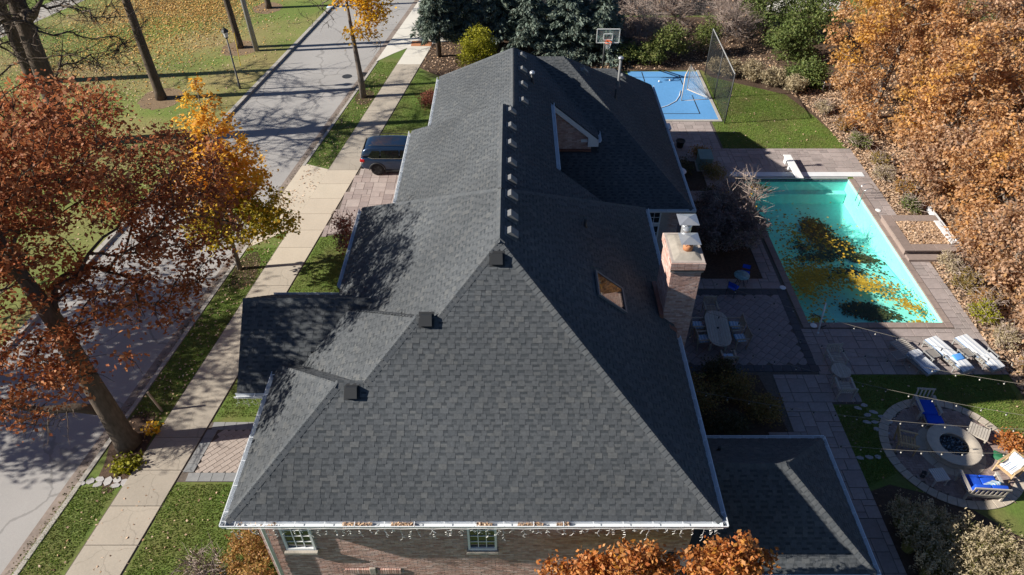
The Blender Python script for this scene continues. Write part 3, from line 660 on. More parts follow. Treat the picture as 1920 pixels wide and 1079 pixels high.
# chimney
ch = MB(); ch.bx(4.98, 5.92, 17.1, 18.55, -.1, 8.65); chim = ch.build('chimney', mortar, house)
bricks((4.98, 17.1, 0), (1, 0, 0), (0, -1, 0), .94, 0, 8.65, chim); bricks((4.98, 18.55, 0), (0, -1, 0), (-1, 0, 0), 1.45, 4.5, 8.65, chim); bricks((5.92, 17.1, 0), (0, 1, 0), (1, 0, 0), 1.45, 0, 8.65, chim)
cb = MB()
for k in range(6):
    e_ = .025 * min(k + 1, 3); zc = 8.30 + k * .068
    for i in range(5): cb.box((4.98 - e_ + (.94 + 2 * e_) * (i + .5) / 5, 17.1 - e_ + .045, zc), ((.94 + 2 * e_) / 5 - .011, .09, .058))
    for i in range(7):
        for xx in (4.98 - e_ + .045, 5.92 + e_ - .045): cb.box((xx, 17.1 - e_ + .1 + (1.45 + 2 * e_ - .2) * (i + .5) / 7, zc), (.09, (1.45 + 2 * e_ - .2) / 7 - .011, .058))
    cb.box((5.45, 18.55 + e_ - .045, zc), (.94 + 2 * e_, .09, .058))
stuff(cb.build('corbel_brick_field', brickM, chim)); b = MB(); b.bx(4.93, 5.97, 17.05, 18.6, 8.3, 8.69); b.build('corbel_core', mortar, chim)
b = MB(); b.add([(5.0, 17.14, 8.685), (5.9, 17.14, 8.685), (5.9, 18.53, 8.685), (5.0, 18.53, 8.685), (5.2, 17.35, 8.80), (5.7, 17.35, 8.80), (5.7, 18.35, 8.80), (5.2, 18.35, 8.80)], [(4, 5, 6, 7), (0, 1, 5, 4), (1, 2, 6, 5), (2, 3, 7, 6), (3, 0, 4, 7)]); b.build('crown', cement, chim, True, .03)
for cx, cy, zz, hh in ((5.5, 17.6, 8.78, .25), (5.48, 18.1, 8.78, .62)):
    b = MB(); b.lathe([(.15, 0), (.16, hh - .05), (.13, hh)], 14, (cx, cy, zz)); f_ = b.build('flue_pot', terra if hh < .4 else metalM, chim, True)
    b = MB()
    for s_ in (-1, 1):
        for t_ in (-1, 1): b.bar((cx + s_ * .12, cy + t_ * .12, zz + hh - .02), (cx + s_ * .14, cy + t_ * .14, zz + hh + .17), .02, .02)
    zc = zz + hh + .17
    b.add([(cx - .31, cy - .31, zc), (cx + .31, cy - .31, zc), (cx + .31, cy + .31, zc), (cx - .31, cy + .31, zc), (cx, cy, zc + .1), (cx, cy, zc - .01)], [(0, 1, 4), (1, 2, 4), (2, 3, 4), (3, 0, 4), (0, 3, 2, 1)]); b.build('rain_cap', metalM, f_)
b = MB(); b.bx(4.84, 4.97, 16.98, 18.68, 6.1, 6.55); b.bar((4.95, 16.85, 6.33), (5.45, 16.85, 5.98), .2, .03); b.build('chimney_flashing', copper, chim)
# roof vents
def on_roof(side, e, ze, u, d, off=0.0): return Vector(pt(side, e, ze, u, d, off))
def basis(side):
    dn = sdir(side); n = {'F': Vector((0, -ST, CT)), 'B': Vector((0, ST, CT)), 'L': Vector((-ST, 0, CT)), 'R': Vector((ST, 0, CT))}[side]; u = n.cross(dn)
    return Matrix((u, -dn, n)).transposed()
vb = MB(); vb.box((0, 0, .006), (.42, .44, .012)); vb.add([(-.15, -.17, .012), (.15, -.17, .012), (.15, .17, .012), (-.15, .17, .012), (-.16, -.19, .13), (.16, -.19, .13), (.15, .1, .15), (-.15, .1, .15)], [(4, 5, 6, 7), (0, 1, 5, 4), (1, 2, 6, 5), (2, 3, 7, 6), (3, 0, 4, 7)])
vme = None
def vent(side, e, ze, u, d, m):
    global vme
    M4 = basis(side).to_4x4(); M4.translation = on_roof(side, e, ze, u, d, .012)
    o = vb.build('roof_vent', m, roof); o.matrix_local = M4
    l_ = MB(); l_.bx(-.13, .13, -.194, -.17, .02, .1); l_.build('louvre', blackV, o)
for x, y in ((-.41, 15.17), (-2.3, 13.87), (-4.23, 12.39)): vent('F', 9.84, 6, x, y - 9.84, blackV)
for y in (31.95, 30.41, 28.9, 27.36): vent('R', 4.03, 6, y, 3.58, greyV)
for y in (25.66, 24.41, 23.1, 21.8, 20.68): vent('R', 4.03, 6, y, 4.09, greyV)
for y in (18.04, 16.99, 16.16): vent('R', 5.4, 6, y, 5.45, greyV)
vent('R', 8.42, 3.55, 33.4, 4.9, greyV); vent('R', 8.42, 3.55, 37.3, 2.35, greyV)
def pipe(x, y, z, h, r, m, cap=None):
    b = MB(); b.lathe([(r * 1.8, -.1), (r * 1.7, .02), (r, .12), (r, h), (r * .8, h)], 10, (x, y, z)); o = b.build('vent_pipe', m, roof, True)
    if cap: b = MB(); b.lathe([(r * 1.2, h - .02), (r * 2, h), (r * 2, h + .08), (r * 1.1, h + .13)], 10, (x, y, z)); b.build('pipe_cap', cap, o, True)
pipe(2.45, 19.33, 8.36, .35, .05, blackV); pipe(.9, 30.05, 8.5, .45, .06, blackV, metalM); pipe(5.63, 35.5, 5.8, 1.5, .07, greyV, metalM); pipe(5.2, 33.3, 6.1, .6, .05, blackV); pipe(6.4, 13.3, 4.2, .22, .05, blackV)
# skylight
M4 = basis('R').to_4x4(); M4.translation = on_roof('R', 5.4, 6, 16.5, 2.38, .02)
b = MB(); hw, hl, t = .58, .60, .06
for x0, x1, y0, y1 in ((-hw, hw, -hl, -hl + t), (-hw, hw, hl - t, hl), (-hw, -hw + t, -hl + t, hl - t), (hw - t, hw, -hl + t, hl - t)): b.bx(x0, x1, y0, y1, 0, .07)
skl = b.build('skylight', greyV, roof); skl.matrix_local = M4
b = MB(); b.bx(-hw + t, hw - t, -hl + t, hl - t, .03, .05); b.build('pane', skyg, skl)
# ---- icicle lights on the eaves (things of their own, hanging from the gutters)
wireM = mat('white_wire', (.78, .78, .76), .5, 0)
def icicles(label, A, B, n, seed, hmin=.14, hmax=.42):
    rg = random.Random(seed); A = Vector(A); B = Vector(B); o = thing('icicle_lights', label, 'string lights', A); b = MB(); D_ = B - A
    b.tube([Vector((0, 0, .012 * math.sin(i * 1.7))) + D_ * (i / 60) for i in range(61)], .008, 4); b.build('cord', wireM, o)
    s_ = MB()
    for i in range(n):
        p = D_ * ((i + rg.uniform(-.3, .3) + .5) / n); L = rg.uniform(hmin, hmax); q = [p]
        for k in range(1, 5): q.append(q[-1] + Vector((rg.uniform(-.03, .03), rg.uniform(-.03, .03), -L / 4)))
        s_.tube(q, .005, 3)
        for k in range(1, 5): e_ = q[k] + Vector((rg.choice((-1, 1)) * rg.uniform(.03, .07), rg.uniform(-.03, .03), -.04)); s_.tube([q[k], e_], [.004, .008], 3)
    stuff(s_.build('light_drops', wireM, o))
icicles('white icicle lights hanging under the long front gutter', (-7.3, 9.675, 5.92), (5.4, 9.675, 5.92), 58, 2)
icicles('short white icicle lights under the small porch gutter', (-8.55, 14.34, 5.5), (-7.4, 14.34, 5.5), 8, 3)
# ================================================================== swimming pool
plaster = mat('pool_plaster', (.28, .72, .66), .7, .08, 5, big=.08, bigscale=.6)
tileM = mat('pool_tile', [(.03, .05, .09), (.06, .09, .14), (.10, .13, .17)], .3, .05, spec=.5)
pool = thing('swimming_pool', 'rectangular swimming pool with teal water and stone coping', 'pool', (PX0, PY0, 0))
W_, L_ = PX1 - PX0, PY1 - PY0; ZS, ZD = -.70, -1.40
b = MB(); pr = [(0, ZS), (3.4, ZS), (7.6, ZD), (L_, ZD)]
for (ya, za), (yb, zb) in zip(pr, pr[1:]):
    b.add([(0, ya, za), (W_, ya, za), (W_, yb, zb), (0, yb, zb)], [(0, 1, 2, 3)])
    b.add([(0, ya, za), (0, yb, zb), (0, yb, .0), (0, ya, .0)], [(0, 1, 2, 3)]); b.add([(W_, ya, za), (W_, yb, zb), (W_, yb, .0), (W_, ya, .0)], [(0, 1, 2, 3)])
b.add([(0, 0, ZS), (W_, 0, ZS), (W_, 0, 0), (0, 0, 0)], [(0, 1, 2, 3)]); b.add([(0, L_, ZD), (W_, L_, ZD), (W_, L_, 0), (0, L_, 0)], [(0, 1, 2, 3)])
b.build('shell', plaster, pool)
b = MB()
for k in range(40): b.bx(k * W_ / 40 + .004, (k + 1) * W_ / 40 - .004, L_ - .015, L_ - .001, -.15, -.01)
stuff(b.build('tile_band', tileM, pool))
b = MB(); b.bx(.05, W_ - .05, L_ - .42, L_ - .02, ZD, -.75); b.bx(1.2, 2.0, .9, 2.6, ZS, ZS + .004); b.build('ledge', plaster, pool)
# water: clear tinted body with a mirror-like skin
wm = bpy.data.materials.new('pool_water'); wm.use_nodes = True; n = wm.node_tree.nodes; l = wm.node_tree.links; n.remove(n['Principled BSDF'])
tr = n.new('ShaderNodeBsdfTransparent'); tr.inputs[0].default_value = (.85, .98, .97, 1); gl = n.new('ShaderNodeBsdfGlossy'); gl.inputs['Roughness'].default_value = .03
fr_ = n.new('ShaderNodeFresnel'); fr_.inputs[0].default_value = 1.33; mx = n.new('ShaderNodeMixShader'); nz = n.new('ShaderNodeTexNoise'); nz.inputs['Scale'].default_value = 2.2; bp = n.new('ShaderNodeBump'); bp.inputs['Strength'].default_value = .25; bp.inputs['Distance'].default_value = .05
tcw = n.new('ShaderNodeTexCoord'); l.new(tcw.outputs['Object'], nz.inputs['Vector']); l.new(nz.outputs[0], bp.inputs['Height']); l.new(bp.outputs[0], gl.inputs['Normal']); l.new(bp.outputs[0], fr_.inputs['Normal'])
gw_ = n.new('ShaderNodeNewGeometry'); iv_ = n.new('ShaderNodeMath'); iv_.operation = 'SUBTRACT'; iv_.inputs[0].default_value = 1.0; l.new(gw_.outputs['Backfacing'], iv_.inputs[1]); ml_ = n.new('ShaderNodeMath'); ml_.operation = 'MULTIPLY'; l.new(fr_.outputs[0], ml_.inputs[0]); l.new(iv_.outputs[0], ml_.inputs[1]); l.new(ml_.outputs[0], mx.inputs[0]); l.new(tr.outputs[0], mx.inputs[1]); l.new(gl.outputs[0], mx.inputs[2]); l.new(mx.outputs[0], n['Material Output'].inputs[0])
b = MB(); e_ = .003; b.add([(e_, e_, -.16), (W_ - e_, e_, -.16), (W_ - e_, L_ - .02, -.16), (e_, L_ - .02, -.16)], [(0, 1, 2, 3)])
b.build('water', wm, pool)
# coping stones
cop = []
for i in range(7): cop.append((W_ * (i + .5) / 7, -.17, W_ / 7, .34))
for i in range(13):
    yy = L_ * (i + .5) / 13
    cop.append((-.17, yy, .34, L_ / 13)); cop.append((W_ + .17, yy, .34, L_ / 13))
cop += [(-.17, -.17, .34, .34), (W_ + .17, -.17, .34, .34)]
cache = {}
for x, y, w, h in cop:
    k = (round(w, 3), round(h, 3))
    if k not in cache: bb = MB(); bb.box((0, 0, 0), (w - .012, h - .012, .08)); o = bb.build('coping_stone', copingM, pool, bevel=.014); cache[k] = o.data; o.location = (x, y, .025)
    else: inst('coping_stone', cache[k], (x, y, .025), pool)
b = MB(); b.bx(-.6, W_ + 1.05, L_ + .25, L_ + .72, .012, .075); cv = b.build('cover_housing', gut, pool, bevel=.02); b = MB(); b.bx(.05, W_ - .05, L_ + .02, L_ + .24, -.03, .0); b.build('cover_slot', darkM, pool); b = MB(); b.bx(.0, W_, L_ + .08, L_ + .14, 0, .05); b.build('cover_rail', gut, pool)
# thin line between shallow wall and safety rope marks
# skimmer lids on the deck
for x, y in ((-.47, 2.42), (-.48, 9.5), (W_ + .49, 8.9), (.16, -.02 - .2)):
    b = MB(); b.lathe([(.15, 0), (.155, .012), (.13, .02)], 20); o = b.build('skimmer_lid', white, pool, True); o.location = (x, y, .067 if y < 0 else .048)
# ladder rails
def rail(p, dirx, parent, w=.02):
    b = MB(); pts = []
    for k in range(15):
        t = math.pi * k / 14; pts.append((.38 * (-math.cos(t)) * dirx, 0, .25 + .4 * math.sin(t) ** .7))
    pts = [(pts[0][0], 0, -.5)] + pts + [(pts[-1][0], 0, 0)]
    b.tube(pts, w, 7); o = b.build('grab_rail', chrome, parent, True); o.location = p
chrome = mat('chrome', (.7, .7, .7), .18, 0, metal=.9)
for y in (10.55, 10.05): rail((W_ + .35, y, .05), 1, pool)
# diving board
db = thing('diving_board', 'white diving board at the far end of the pool', 'diving board', (16.55, 36.25, .0), R(0))
b = MB(); b.bx(-.22, .22, -1.3, 1.3, .42, .465); b.build('plank', white, db, bevel=.015)
b = MB(); b.bx(-.16, .16, .85, 1.2, .0, .42); b.bx(-.2, .2, .12, .3, .07, .42); b.build('stand', gut, db, bevel=.02); b = MB(); b.tube([(-.28, .2, .4), (.28, .2, .4)], .035, 8); b.build('fulcrum', chrome, db)
# pole leaning out of the near corner of the pool
o = thing('pool_pole', 'slim white pole standing at the near left pool corner', 'pole', (13.7, 22.7, 0)); b = MB(); b.tube([(0, 0, .0), (.02, .3, 1.6)], .035, 8); b.build('shaft', white, o, True); b = MB(); b.lathe([(.12, 0), (.12, .02), (.05, .03), (.05, .12)], 12); b.build('base', gut, o)
b = MB(); b.tube([(13.95, 23.05, .09), (14.2, 23.15, .1), (14.35, 23.5, -.1), (14.3, 23.9, -.14), (14.05, 24.2, -.14), (13.9, 24.0, -.14)], .025, 7); tag(b.build('pool_hose', darkM, None, True), 'dark pool hose curling over the near coping', 'hose')
b = MB(); pts = [(18.2, 28.9, -.13), (18.0, 29.15, -.12), (17.9, 29.0, -.12), (18.05, 28.6, -.12), (18.4, 27.2, -.13), (18.75, 25.6, -.13), (18.9, 24.6, -.13)]; b.tube(pts, .009, 6); tag(b.build('floating_line', darkM, None, True), 'thin dark line floating along the right side of the pool', 'line')
# ---- raised spa
spa = thing('spa_tub', 'square raised spa with stone rim filled with fallen leaves', 'spa', (21.3, 29.85, 0))
hx, hy = 1.42, 1.5
b = MB(); b.bx(-hx, hx, -hy, hy, 0, .3); b.build('wall', copingM, spa)
for (x0, x1, y0, y1) in ((-hx - .05, -.95, -hy - .05, -.5), (-hx - .05, -.95, -.5, .5), (-hx - .05, -.95, .5, hy + .05), (-.95, .2, -hy - .05, -1.0), (.2, hx, -hy - .05, -1.0), (-.95, .2, 1.0, hy + .05), (.2, hx, 1.0, hy + .05)):
    b = MB(); b.bx(x0 + .005, x1 - .005, y0 + .005, y1 - .005, .3, .37); b.build('rim_stone', copingM, spa, bevel=.012)
b = MB(); b.bx(-.95, 1.1, -1.0, 1.0, .29, .31); b.build('basin', soil, spa); b = MB(); b.bx(1.12, 1.4, -1.0, 1.0, .3, .4); b.bx(1.42, 1.6, -1.4, 2.4, .1, .34); b.build('cover_track', gut, spa)
b = MB(); b.bx(-1.4, .25, -hy - .55, -hy - .1, 0, .18); b.build('step', copingM, spa, bevel=.012)
for y in (-1.25, -1.05): rail((1.35, y, .3), 1, spa)

# ================================================================== furniture
def cush(name, m, parent, c, sz, rot=(0, 0, 0), bv=.03):
    b = MB(); b.box((0, 0, 0), sz); o = b.build(name, m, parent, True, min(bv, min(sz) * .45), 3); o.location = c; o.rotation_euler = rot; return o
def slats(parent, m, n, c0, c1, size, along, name='slat', rot=(0, 0, 0)):
    me = None
    for i in range(n):
        p = Vector(c0).lerp(Vector(c1), i / max(1, n - 1))
        if me is None: b = MB(); b.box((0, 0, 0), size); o = b.build(name, m, parent); me = o.data; o.location = p; o.rotation_euler = rot
        else: o = inst(name, me, p, parent); o.rotation_euler = rot
def chair(label, loc, rz, wood, cushion=None, group=None, w=.56, d=.54, seat=.43, back=.92, arms=True, name='patio_chair'):
    """slatted armchair; local -y is the front"""
    t = thing(name, label, 'chair', loc, rz, group)
    for sx_ in (-1, 1):
        for yy, hh in ((-d / 2, seat + .2 if arms else seat), (d / 2, back)):
            b = MB(); b.bar((sx_ * w / 2, yy, 0), (sx_ * w / 2, yy + (.1 if yy > 0 else 0), hh), .045, .045); b.build('leg', wood, t)
        if arms: b = MB(); b.bx(sx_ * (w / 2) - .04, sx_ * (w / 2) + .04, -d / 2 - .05, d / 2 + .04, seat + .2, seat + .235); b.build('armrest', wood, t, bevel=.008)
    slats(t, wood, 7, (0, -d / 2 + .03, seat), (0, d / 2 - .03, seat), (w - .05, .062, .02), 'x')
    b = MB(); b.bx(-w / 2, w / 2, -d / 2 - .02, -d / 2 + .01, seat - .07, seat - .012); b.build('apron', wood, t)
    slats(t, wood, 7, (-w / 2 + .06, d / 2 + .05, (seat + back) / 2 + .02), (w / 2 - .06, d / 2 + .05, (seat + back) / 2 + .02), (.045, .018, back - seat - .1), 'z', 'back_slat', (-.14, 0, 0))
    b = MB(); b.bx(-w / 2, w / 2, d / 2 + .06, d / 2 + .1, back - .08, back); b.build('top_rail', wood, t, bevel=.008)
    if cushion is not None: cush('seat_cushion', cushion, t, (0, -.02, seat + .045), (w - .1, d - .06, .06))
    return t
G = 'wooden chairs round the oval dining table'
dt = thing('dining_table', 'oval weathered wooden dining table on the shaded terrace', 'table', (9.0, 22.3, .045), R(-4))
for i in range(9):
    x0, x1 = -.5 + i / 9 + .004, -.5 + (i + 1) / 9 - .004; xm = (x0 + x1) / 2
    def ylim(x): return .62 + .5 * math.sqrt(max(0, 1 - (x / .5) ** 2))
    b = MB(); b.prism([(x0, -ylim(x0)), (x1, -ylim(x1)), (x1, ylim(x1)), (x0, ylim(x0))], .70, .735); b.build('plank', woodS, dt)
for sx_ in (-1, 1):
    for sy_ in (-1, 1): b = MB(); b.box((sx_ * .33, sy_ * .65, .35), (.08, .08, .7)); b.build('leg', woodS, dt)
b = MB(); b.bx(-.36, .36, -.7, .7, .62, .69); b.build('apron', woodS, dt); b = MB(); b.lathe([(.05, .735), (.05, .75), (.02, .78)], 10, (0, 0, 0)); b.build('umbrella_plug', darkM, dt)
for lab, x, y, rz in (('wooden armchair at the far head of the oval dining table', 9.05, 23.85, 0), ('wooden armchair at the near head of the oval dining table, blue cushion', 9.15, 20.75, 180), ('farther armchair on the house side of the oval dining table', 8.22, 22.75, 90), ('nearer armchair on the house side of the oval dining table', 8.3, 21.9, 94), ('farther armchair on the pool side of the oval dining table', 9.9, 22.75, -90), ('nearer armchair on the pool side of the oval dining table', 9.95, 21.95, -84)):
    chair(lab, (x, y, .045), R(rz), woodT, None if 'far head' in lab else stripeB, G, d=.5)
# bistro set
bt = thing('bistro_table', 'small round mosaic bistro table beside the dark shrub', 'table', (10.93, 25.9, .045)); b = MB(); b.lathe([(.36, .70), (.37, .72), (.36, .735)], 24); mos = mat('mosaic_top', [(.10, .22, .3), (.2, .32, .3)], .5, .5, 9); b.build('top', mos, bt, True)
for k in range(3): a = k * 2.1; b = MB(); b.bar((.25 * math.cos(a), .25 * math.sin(a), 0), (.08 * math.cos(a + .5), .08 * math.sin(a + .5), .7), .02, .02); b.build('leg', darkM, bt)
def bistro_chair(label, loc, rz):
    t = thing('bistro_chair', label, 'chair', loc, rz, 'blue bistro chairs')
    for sx_ in (-1, 1):
        b = MB(); b.bar((sx_ * .2, -.2, 0), (sx_ * .18, .18, .45), .02, .02); b.build('leg', darkM, t); b = MB(); b.bar((sx_ * .2, .22, 0), (sx_ * .19, .2, .85), .02, .02); b.build('leg', darkM, t)
    b = MB(); b.box((0, 0, .455), (.42, .42, .03)); b.build('seat', blueC, t, bevel=.01); b = MB(); b.box((0, .21, .72), (.38, .02, .22)); b.build('backrest', blueC, t, bevel=.008); return t
bistro_chair('blue bistro chair in front of the mosaic table', (10.45, 25.35, .045), R(140)); bistro_chair('blue bistro chair tucked behind the mosaic table', (11.25, 26.35, .045), R(-20))
# round side table with two chairs
rt = thing('round_table', 'round slatted wooden table between two wooden chairs', 'table', (13.62, 19.95, .045))
for i in range(8):
    x0, x1 = -.4 + i * .1 + .004, -.4 + (i + 1) * .1 - .004; f_ = lambda x: math.sqrt(max(0, .16 - x * x))
    b = MB(); b.prism([(x0, -f_(x0) - .01), (x1, -f_(x1) - .01), (x1, f_(x1) + .01), (x0, f_(x0) + .01)], .55, .575); b.build('plank', woodS, rt)
for k in range(4): a = k * math.pi / 2 + .4; b = MB(); b.bar((.3 * math.cos(a), .3 * math.sin(a), 0), (.22 * math.cos(a), .22 * math.sin(a), .55), .05, .05); b.build('leg', woodS, rt)
chair('weathered wooden chair behind the round slatted table', (13.72, 20.75, .045), R(5), woodS, None, 'chairs at the round table', w=.62, d=.6, back=.95)
chair('weathered wooden chair in front of the round slatted table', (13.5, 19.15, .045), R(178), woodS, None, 'chairs at the round table', w=.62, d=.6, back=.8)
# sun loungers
def lounger(label, loc, rz, kind):
    """local +y is the foot end; frame 0.68 x 1.95"""
    t = thing('sun_lounger', label, 'sun lounger', loc, rz, 'sun loungers by the pool')
    for sx_ in (-1, 1):
        b = MB(); b.bx(sx_ * .33 - .02, sx_ * .33 + .02, -.95, .95, .27, .32); b.build('side_rail', greyM, t)
        for y in (-.6, .9): b = MB(); b.bar((sx_ * .33, y, 0), (sx_ * .33, y, .28), .04, .04); b.build('leg', greyM, t)
        b = MB(); b.bar((sx_ * .37, -.55, .5), (sx_ * .37, .0, .5), .05, .03); b.bar((sx_ * .36, -.5, .28), (sx_ * .37, -.5, .5), .03, .03); b.bar((sx_ * .36, -.05, .28), (sx_ * .37, -.05, .5), .03, .03); b.build('armrest', greyM, t)
    slats(t, woodS, 20, (0, -.9, .325), (0, .9, .325), (.63, .07, .014), 'x')
    b = MB(); b.bx(-.34, .34, .93, .97, .26, .33); b.bx(-.34, .34, -.97, -.93, .26, .33); b.build('end_rail', greyM, t)
    if kind == 0:
        cush('cushion', stripeW, t, (0, -.52, .37), (.62, .9, .07)); cush('cushion', stripeW, t, (-.03, .02, .43), (.66, .3, .17), (0, 0, .06), .07); cush('cushion', stripeW, t, (-.12, -.02, .55), (.5, .34, .07), (0, .15, .1))
    elif kind == 1:
        cush('cushion', stripeW, t, (0, .36, .37), (.62, 1.2, .07)); cush('cushion', stripeW, t, (0, -.58, .41), (.62, .72, .07), (.14, 0, 0)); cush('pillow', mat('sky_blue_pillow', (.09, .30, .72), .9, .08, 20), t, (.06, -.33, .47), (.42, .3, .12), (.2, 0, -.1), .05)
    else:
        cush('cushion', stripeW, t, (0, .36, .37), (.62, 1.2, .07)); cush('cushion', stripeW, t, (0, -.58, .41), (.62, .74, .07), (.1, 0, 0))
    t.scale = (1.08, 1.08, 1.0); return t
lounger('sun lounger nearest the house, striped cushion rolled up over bare slats', (17.2, 21.0, .045), R(22), 0)
lounger('middle sun lounger with striped cushion and bright blue pillow', (18.7, 21.1, .045), R(22), 1)
lounger('sun lounger nearest the leafy bed, flat white striped cushion', (20.05, 21.2, .045), R(20), 2)
meshM = mat('mesh_top', (.23, .215, .2), .7, .1)
for lab, x, y in (('small metal side table left of the first lounger', 16.42, 20.95), ('small metal side table between the first and middle loungers', 17.95, 21.05), ('small metal side table between the middle and last loungers', 19.4, 21.1)):
    t = thing('side_table', lab, 'table', (x, y, .045), R(15), 'metal side tables by the loungers'); b = MB(); b.bx(-.2, .2, -.2, .2, .435, .44); b.build('top', meshM, t)
    b = MB(); [b.bar(p, q, .025, .025) for p, q in (((-.22, -.22, .44), (.22, -.22, .44)), ((.22, -.22, .44), (.22, .22, .44)), ((.22, .22, .44), (-.22, .22, .44)), ((-.22, .22, .44), (-.22, -.22, .44)))]; b.build('rim', greyM, t)
    for sx_ in (-1, 1):
        for sy_ in (-1, 1): b = MB(); b.bar((sx_ * .25, sy_ * .25, 0), (sx_ * .21, sy_ * .21, .44), .022, .022); b.build('leg', greyM, t)
# ================================================================== fire pit circle
FC = Vector((16.72, 16.4, 0)); FR = 2.55
b = MB(); b.prism([(FC.x + FR * math.cos(t), FC.y + FR * math.sin(t)) for t in [2 * math.pi * i / 64 for i in range(64)]], .002, .012); fc = struct(b.build('fire_pit_terrace', joint))
NS = 46
b = MB(); a0, a1 = .004, 2 * math.pi / NS - .004; r0, r1 = FR - .34, FR
b.prism([(r1 * math.cos(a0), r1 * math.sin(a0)), (r1 * math.cos((a0 + a1) / 2), r1 * math.sin((a0 + a1) / 2)), (r1 * math.cos(a1), r1 * math.sin(a1)), (r0 * math.cos(a1), r0 * math.sin(a1)), (r0 * math.cos(a0), r0 * math.sin(a0))], 0, .035)
o = b.build('border_stone', ringst, fc, bevel=.008, seg=1); o.location = FC + Vector((0, 0, .013))
for i in range(1, NS): inst('border_stone', o.data, FC + Vector((0, 0, .013)), fc, 2 * math.pi * i / NS)
hb = MB(); bw, bl = .105, .21; rg = random.Random(3)
def herring():
    out = []
    for r in range(-40, 41):
        for q in range(-14, 15):
            ox = r * bw + q * 4 * bw; oy = r * bw
            out.append((ox + bl / 2, oy + bw / 2, bl, bw)); out.append((ox + bl + bw / 2, oy, bw, bl))
    return out
for x, y, w, h in herring():
    if -2.3 < x < 2.3 and -2.3 < y < 2.3:
        dd = math.hypot(x, y)
        if 1.1 < dd < FR - .36: hb.box((FC.x + x, FC.y + y, .025 + rg.uniform(-.002, .002)), (w - .01, h - .01, .026))
stuff(hb.build('herringbone_brick_field', herr, fc))
fp = thing('fire_pit', 'round stone fire pit with glass stones in the paved circle', 'fire pit', FC + Vector((.0, .0, .012)))
for i in range(10):
    b = MB(); p0, p1 = 2 * math.pi * i / 10 + .008, 2 * math.pi * (i + 1) / 10 - .008; aa = [p0 + (p1 - p0) * k / 4 for k in range(5)]
    b.prism([(1.22 * math.cos(t), 1.22 * math.sin(t)) for t in aa] + [(.85 * math.cos(t), .85 * math.sin(t)) for t in aa[::-1]], 0, .04); b.build('base_stone', ringst, fp, bevel=.006, seg=1)
for row in range(3):
    for i in range(14):
        b = MB(); p0, p1 = 2 * math.pi * (i + row * .5) / 14 + .01, 2 * math.pi * (i + 1 + row * .5) / 14 - .01; aa = [p0 + (p1 - p0) * k / 3 for k in range(4)]
        b.prism([(.9 * math.cos(t), .9 * math.sin(t)) for t in aa] + [(.6 * math.cos(t), .6 * math.sin(t)) for t in aa[::-1]], .04 + row * .1, .135 + row * .1); b.build('wall_stone', pitst, fp, bevel=.01, seg=1)
b = MB(); n_ = 40
ring = [(.52, .345), (.52, .40), (.55, .415), (.94, .415), (.97, .40), (.97, .345)]
P = []; F = []
for i in range(n_):
    for r_, z_ in ring: P.append((r_ * math.cos(2 * math.pi * i / n_), r_ * math.sin(2 * math.pi * i / n_), z_))
for i in range(n_):
    for k in range(6): F.append((i * 6 + k, i * 6 + (k + 1) % 6, ((i + 1) % n_) * 6 + (k + 1) % 6, ((i + 1) % n_) * 6 + k))
b.add(P, F); b.build('cap_ring', pitst, fp, True)
b = MB(); b.lathe([(.54, .2), (.0, .22)], 24); b.build('fire_bowl', darkM, fp)
b = MB(); glz = mat('fire_glass', [(.02, .05, .08), (.10, .16, .22), (.04, .06, .07), (.3, .34, .36)], .15, .1, spec=.8)
for i in range(260): r_ = .5 * math.sqrt(rg.random()); a = rg.uniform(0, 6.28); s_ = rg.uniform(.02, .045); b.box((r_ * math.cos(a), r_ * math.sin(a), .235 + rg.uniform(0, .04)), (s_, s_ * rg.uniform(.6, 1.2), s_), rg.uniform(0, 3))
stuff(b.build('fire_glass', glz, fp))
# seats round the fire pit
def deep_chair(label, loc, rz, wood, w, blue=True, pillow=False, group=None, name='lounge_chair', cat='chair', backcush=True):
    t = thing(name, label, cat, loc, rz, group); d = .78
    for sx_ in (-1, 1):
        for y in (-d / 2, d / 2): b = MB(); b.bar((sx_ * w / 2, y, 0), (sx_ * w / 2, y, .55), .07, .07); b.build('leg', wood, t)
        b = MB(); b.bx(sx_ * w / 2 - .06, sx_ * w / 2 + .06, -d / 2 - .06, d / 2 + .05, .55, .585); b.build('armrest', wood, t, bevel=.01)
    b = MB(); b.bx(-w / 2, w / 2, -d / 2 - .02, -d / 2 + .02, .2, .3); b.bx(-w / 2, w / 2, d / 2 - .02, d / 2 + .02, .2, .3); b.build('apron', wood, t)
    slats(t, wood, 7, (0, -d / 2 + .06, .3), (0, d / 2 - .06, .3), (w - .06, .07, .02), 'x')
    for zz in (.86,): b = MB(); b.bx(-w / 2, w / 2, d / 2 + .1, d / 2 + .14, zz - .05, zz + .03); b.build('top_rail', wood, t, bevel=.008)
    b = MB(); b.bx(-w / 2, w / 2, d / 2 + .03, d / 2 + .07, .36, .42); b.build('back_rail', wood, t)
    nb = max(5, int(w / .14)); slats(t, wood, nb, (-w / 2 + .06, d / 2 + .085, .63), (w / 2 - .06, d / 2 + .085, .63), (.06, .022, .46), 'z', 'back_slat', (-.12, 0, 0))
    if blue:
        k = 1 if w < 1 else 2
        for i in range(k):
            cw = (w - .1) / k; xx = -w / 2 + .05 + cw * (i + .5)
            cush('seat_cushion', blueC, t, (xx, -.03, .385), (cw - .01, d - .08, .13), (0, 0, 0), .04)
            if backcush: cush('back_cushion', blueC, t, (xx, d / 2 - .03, .66), (cw - .01, .14, .42), (-.16, 0, 0), .045)
    if pillow: cush('striped_pillow', stripeM, t, (-.22, .12, .56), (.5, .16, .42), (-.7, .25, .35), .06)
    return t
deep_chair('wooden lounge chair with blue cushion at the far side of the fire pit', (16.45, 18.2, .045), R(-5), woodS, .72, backcush=False)
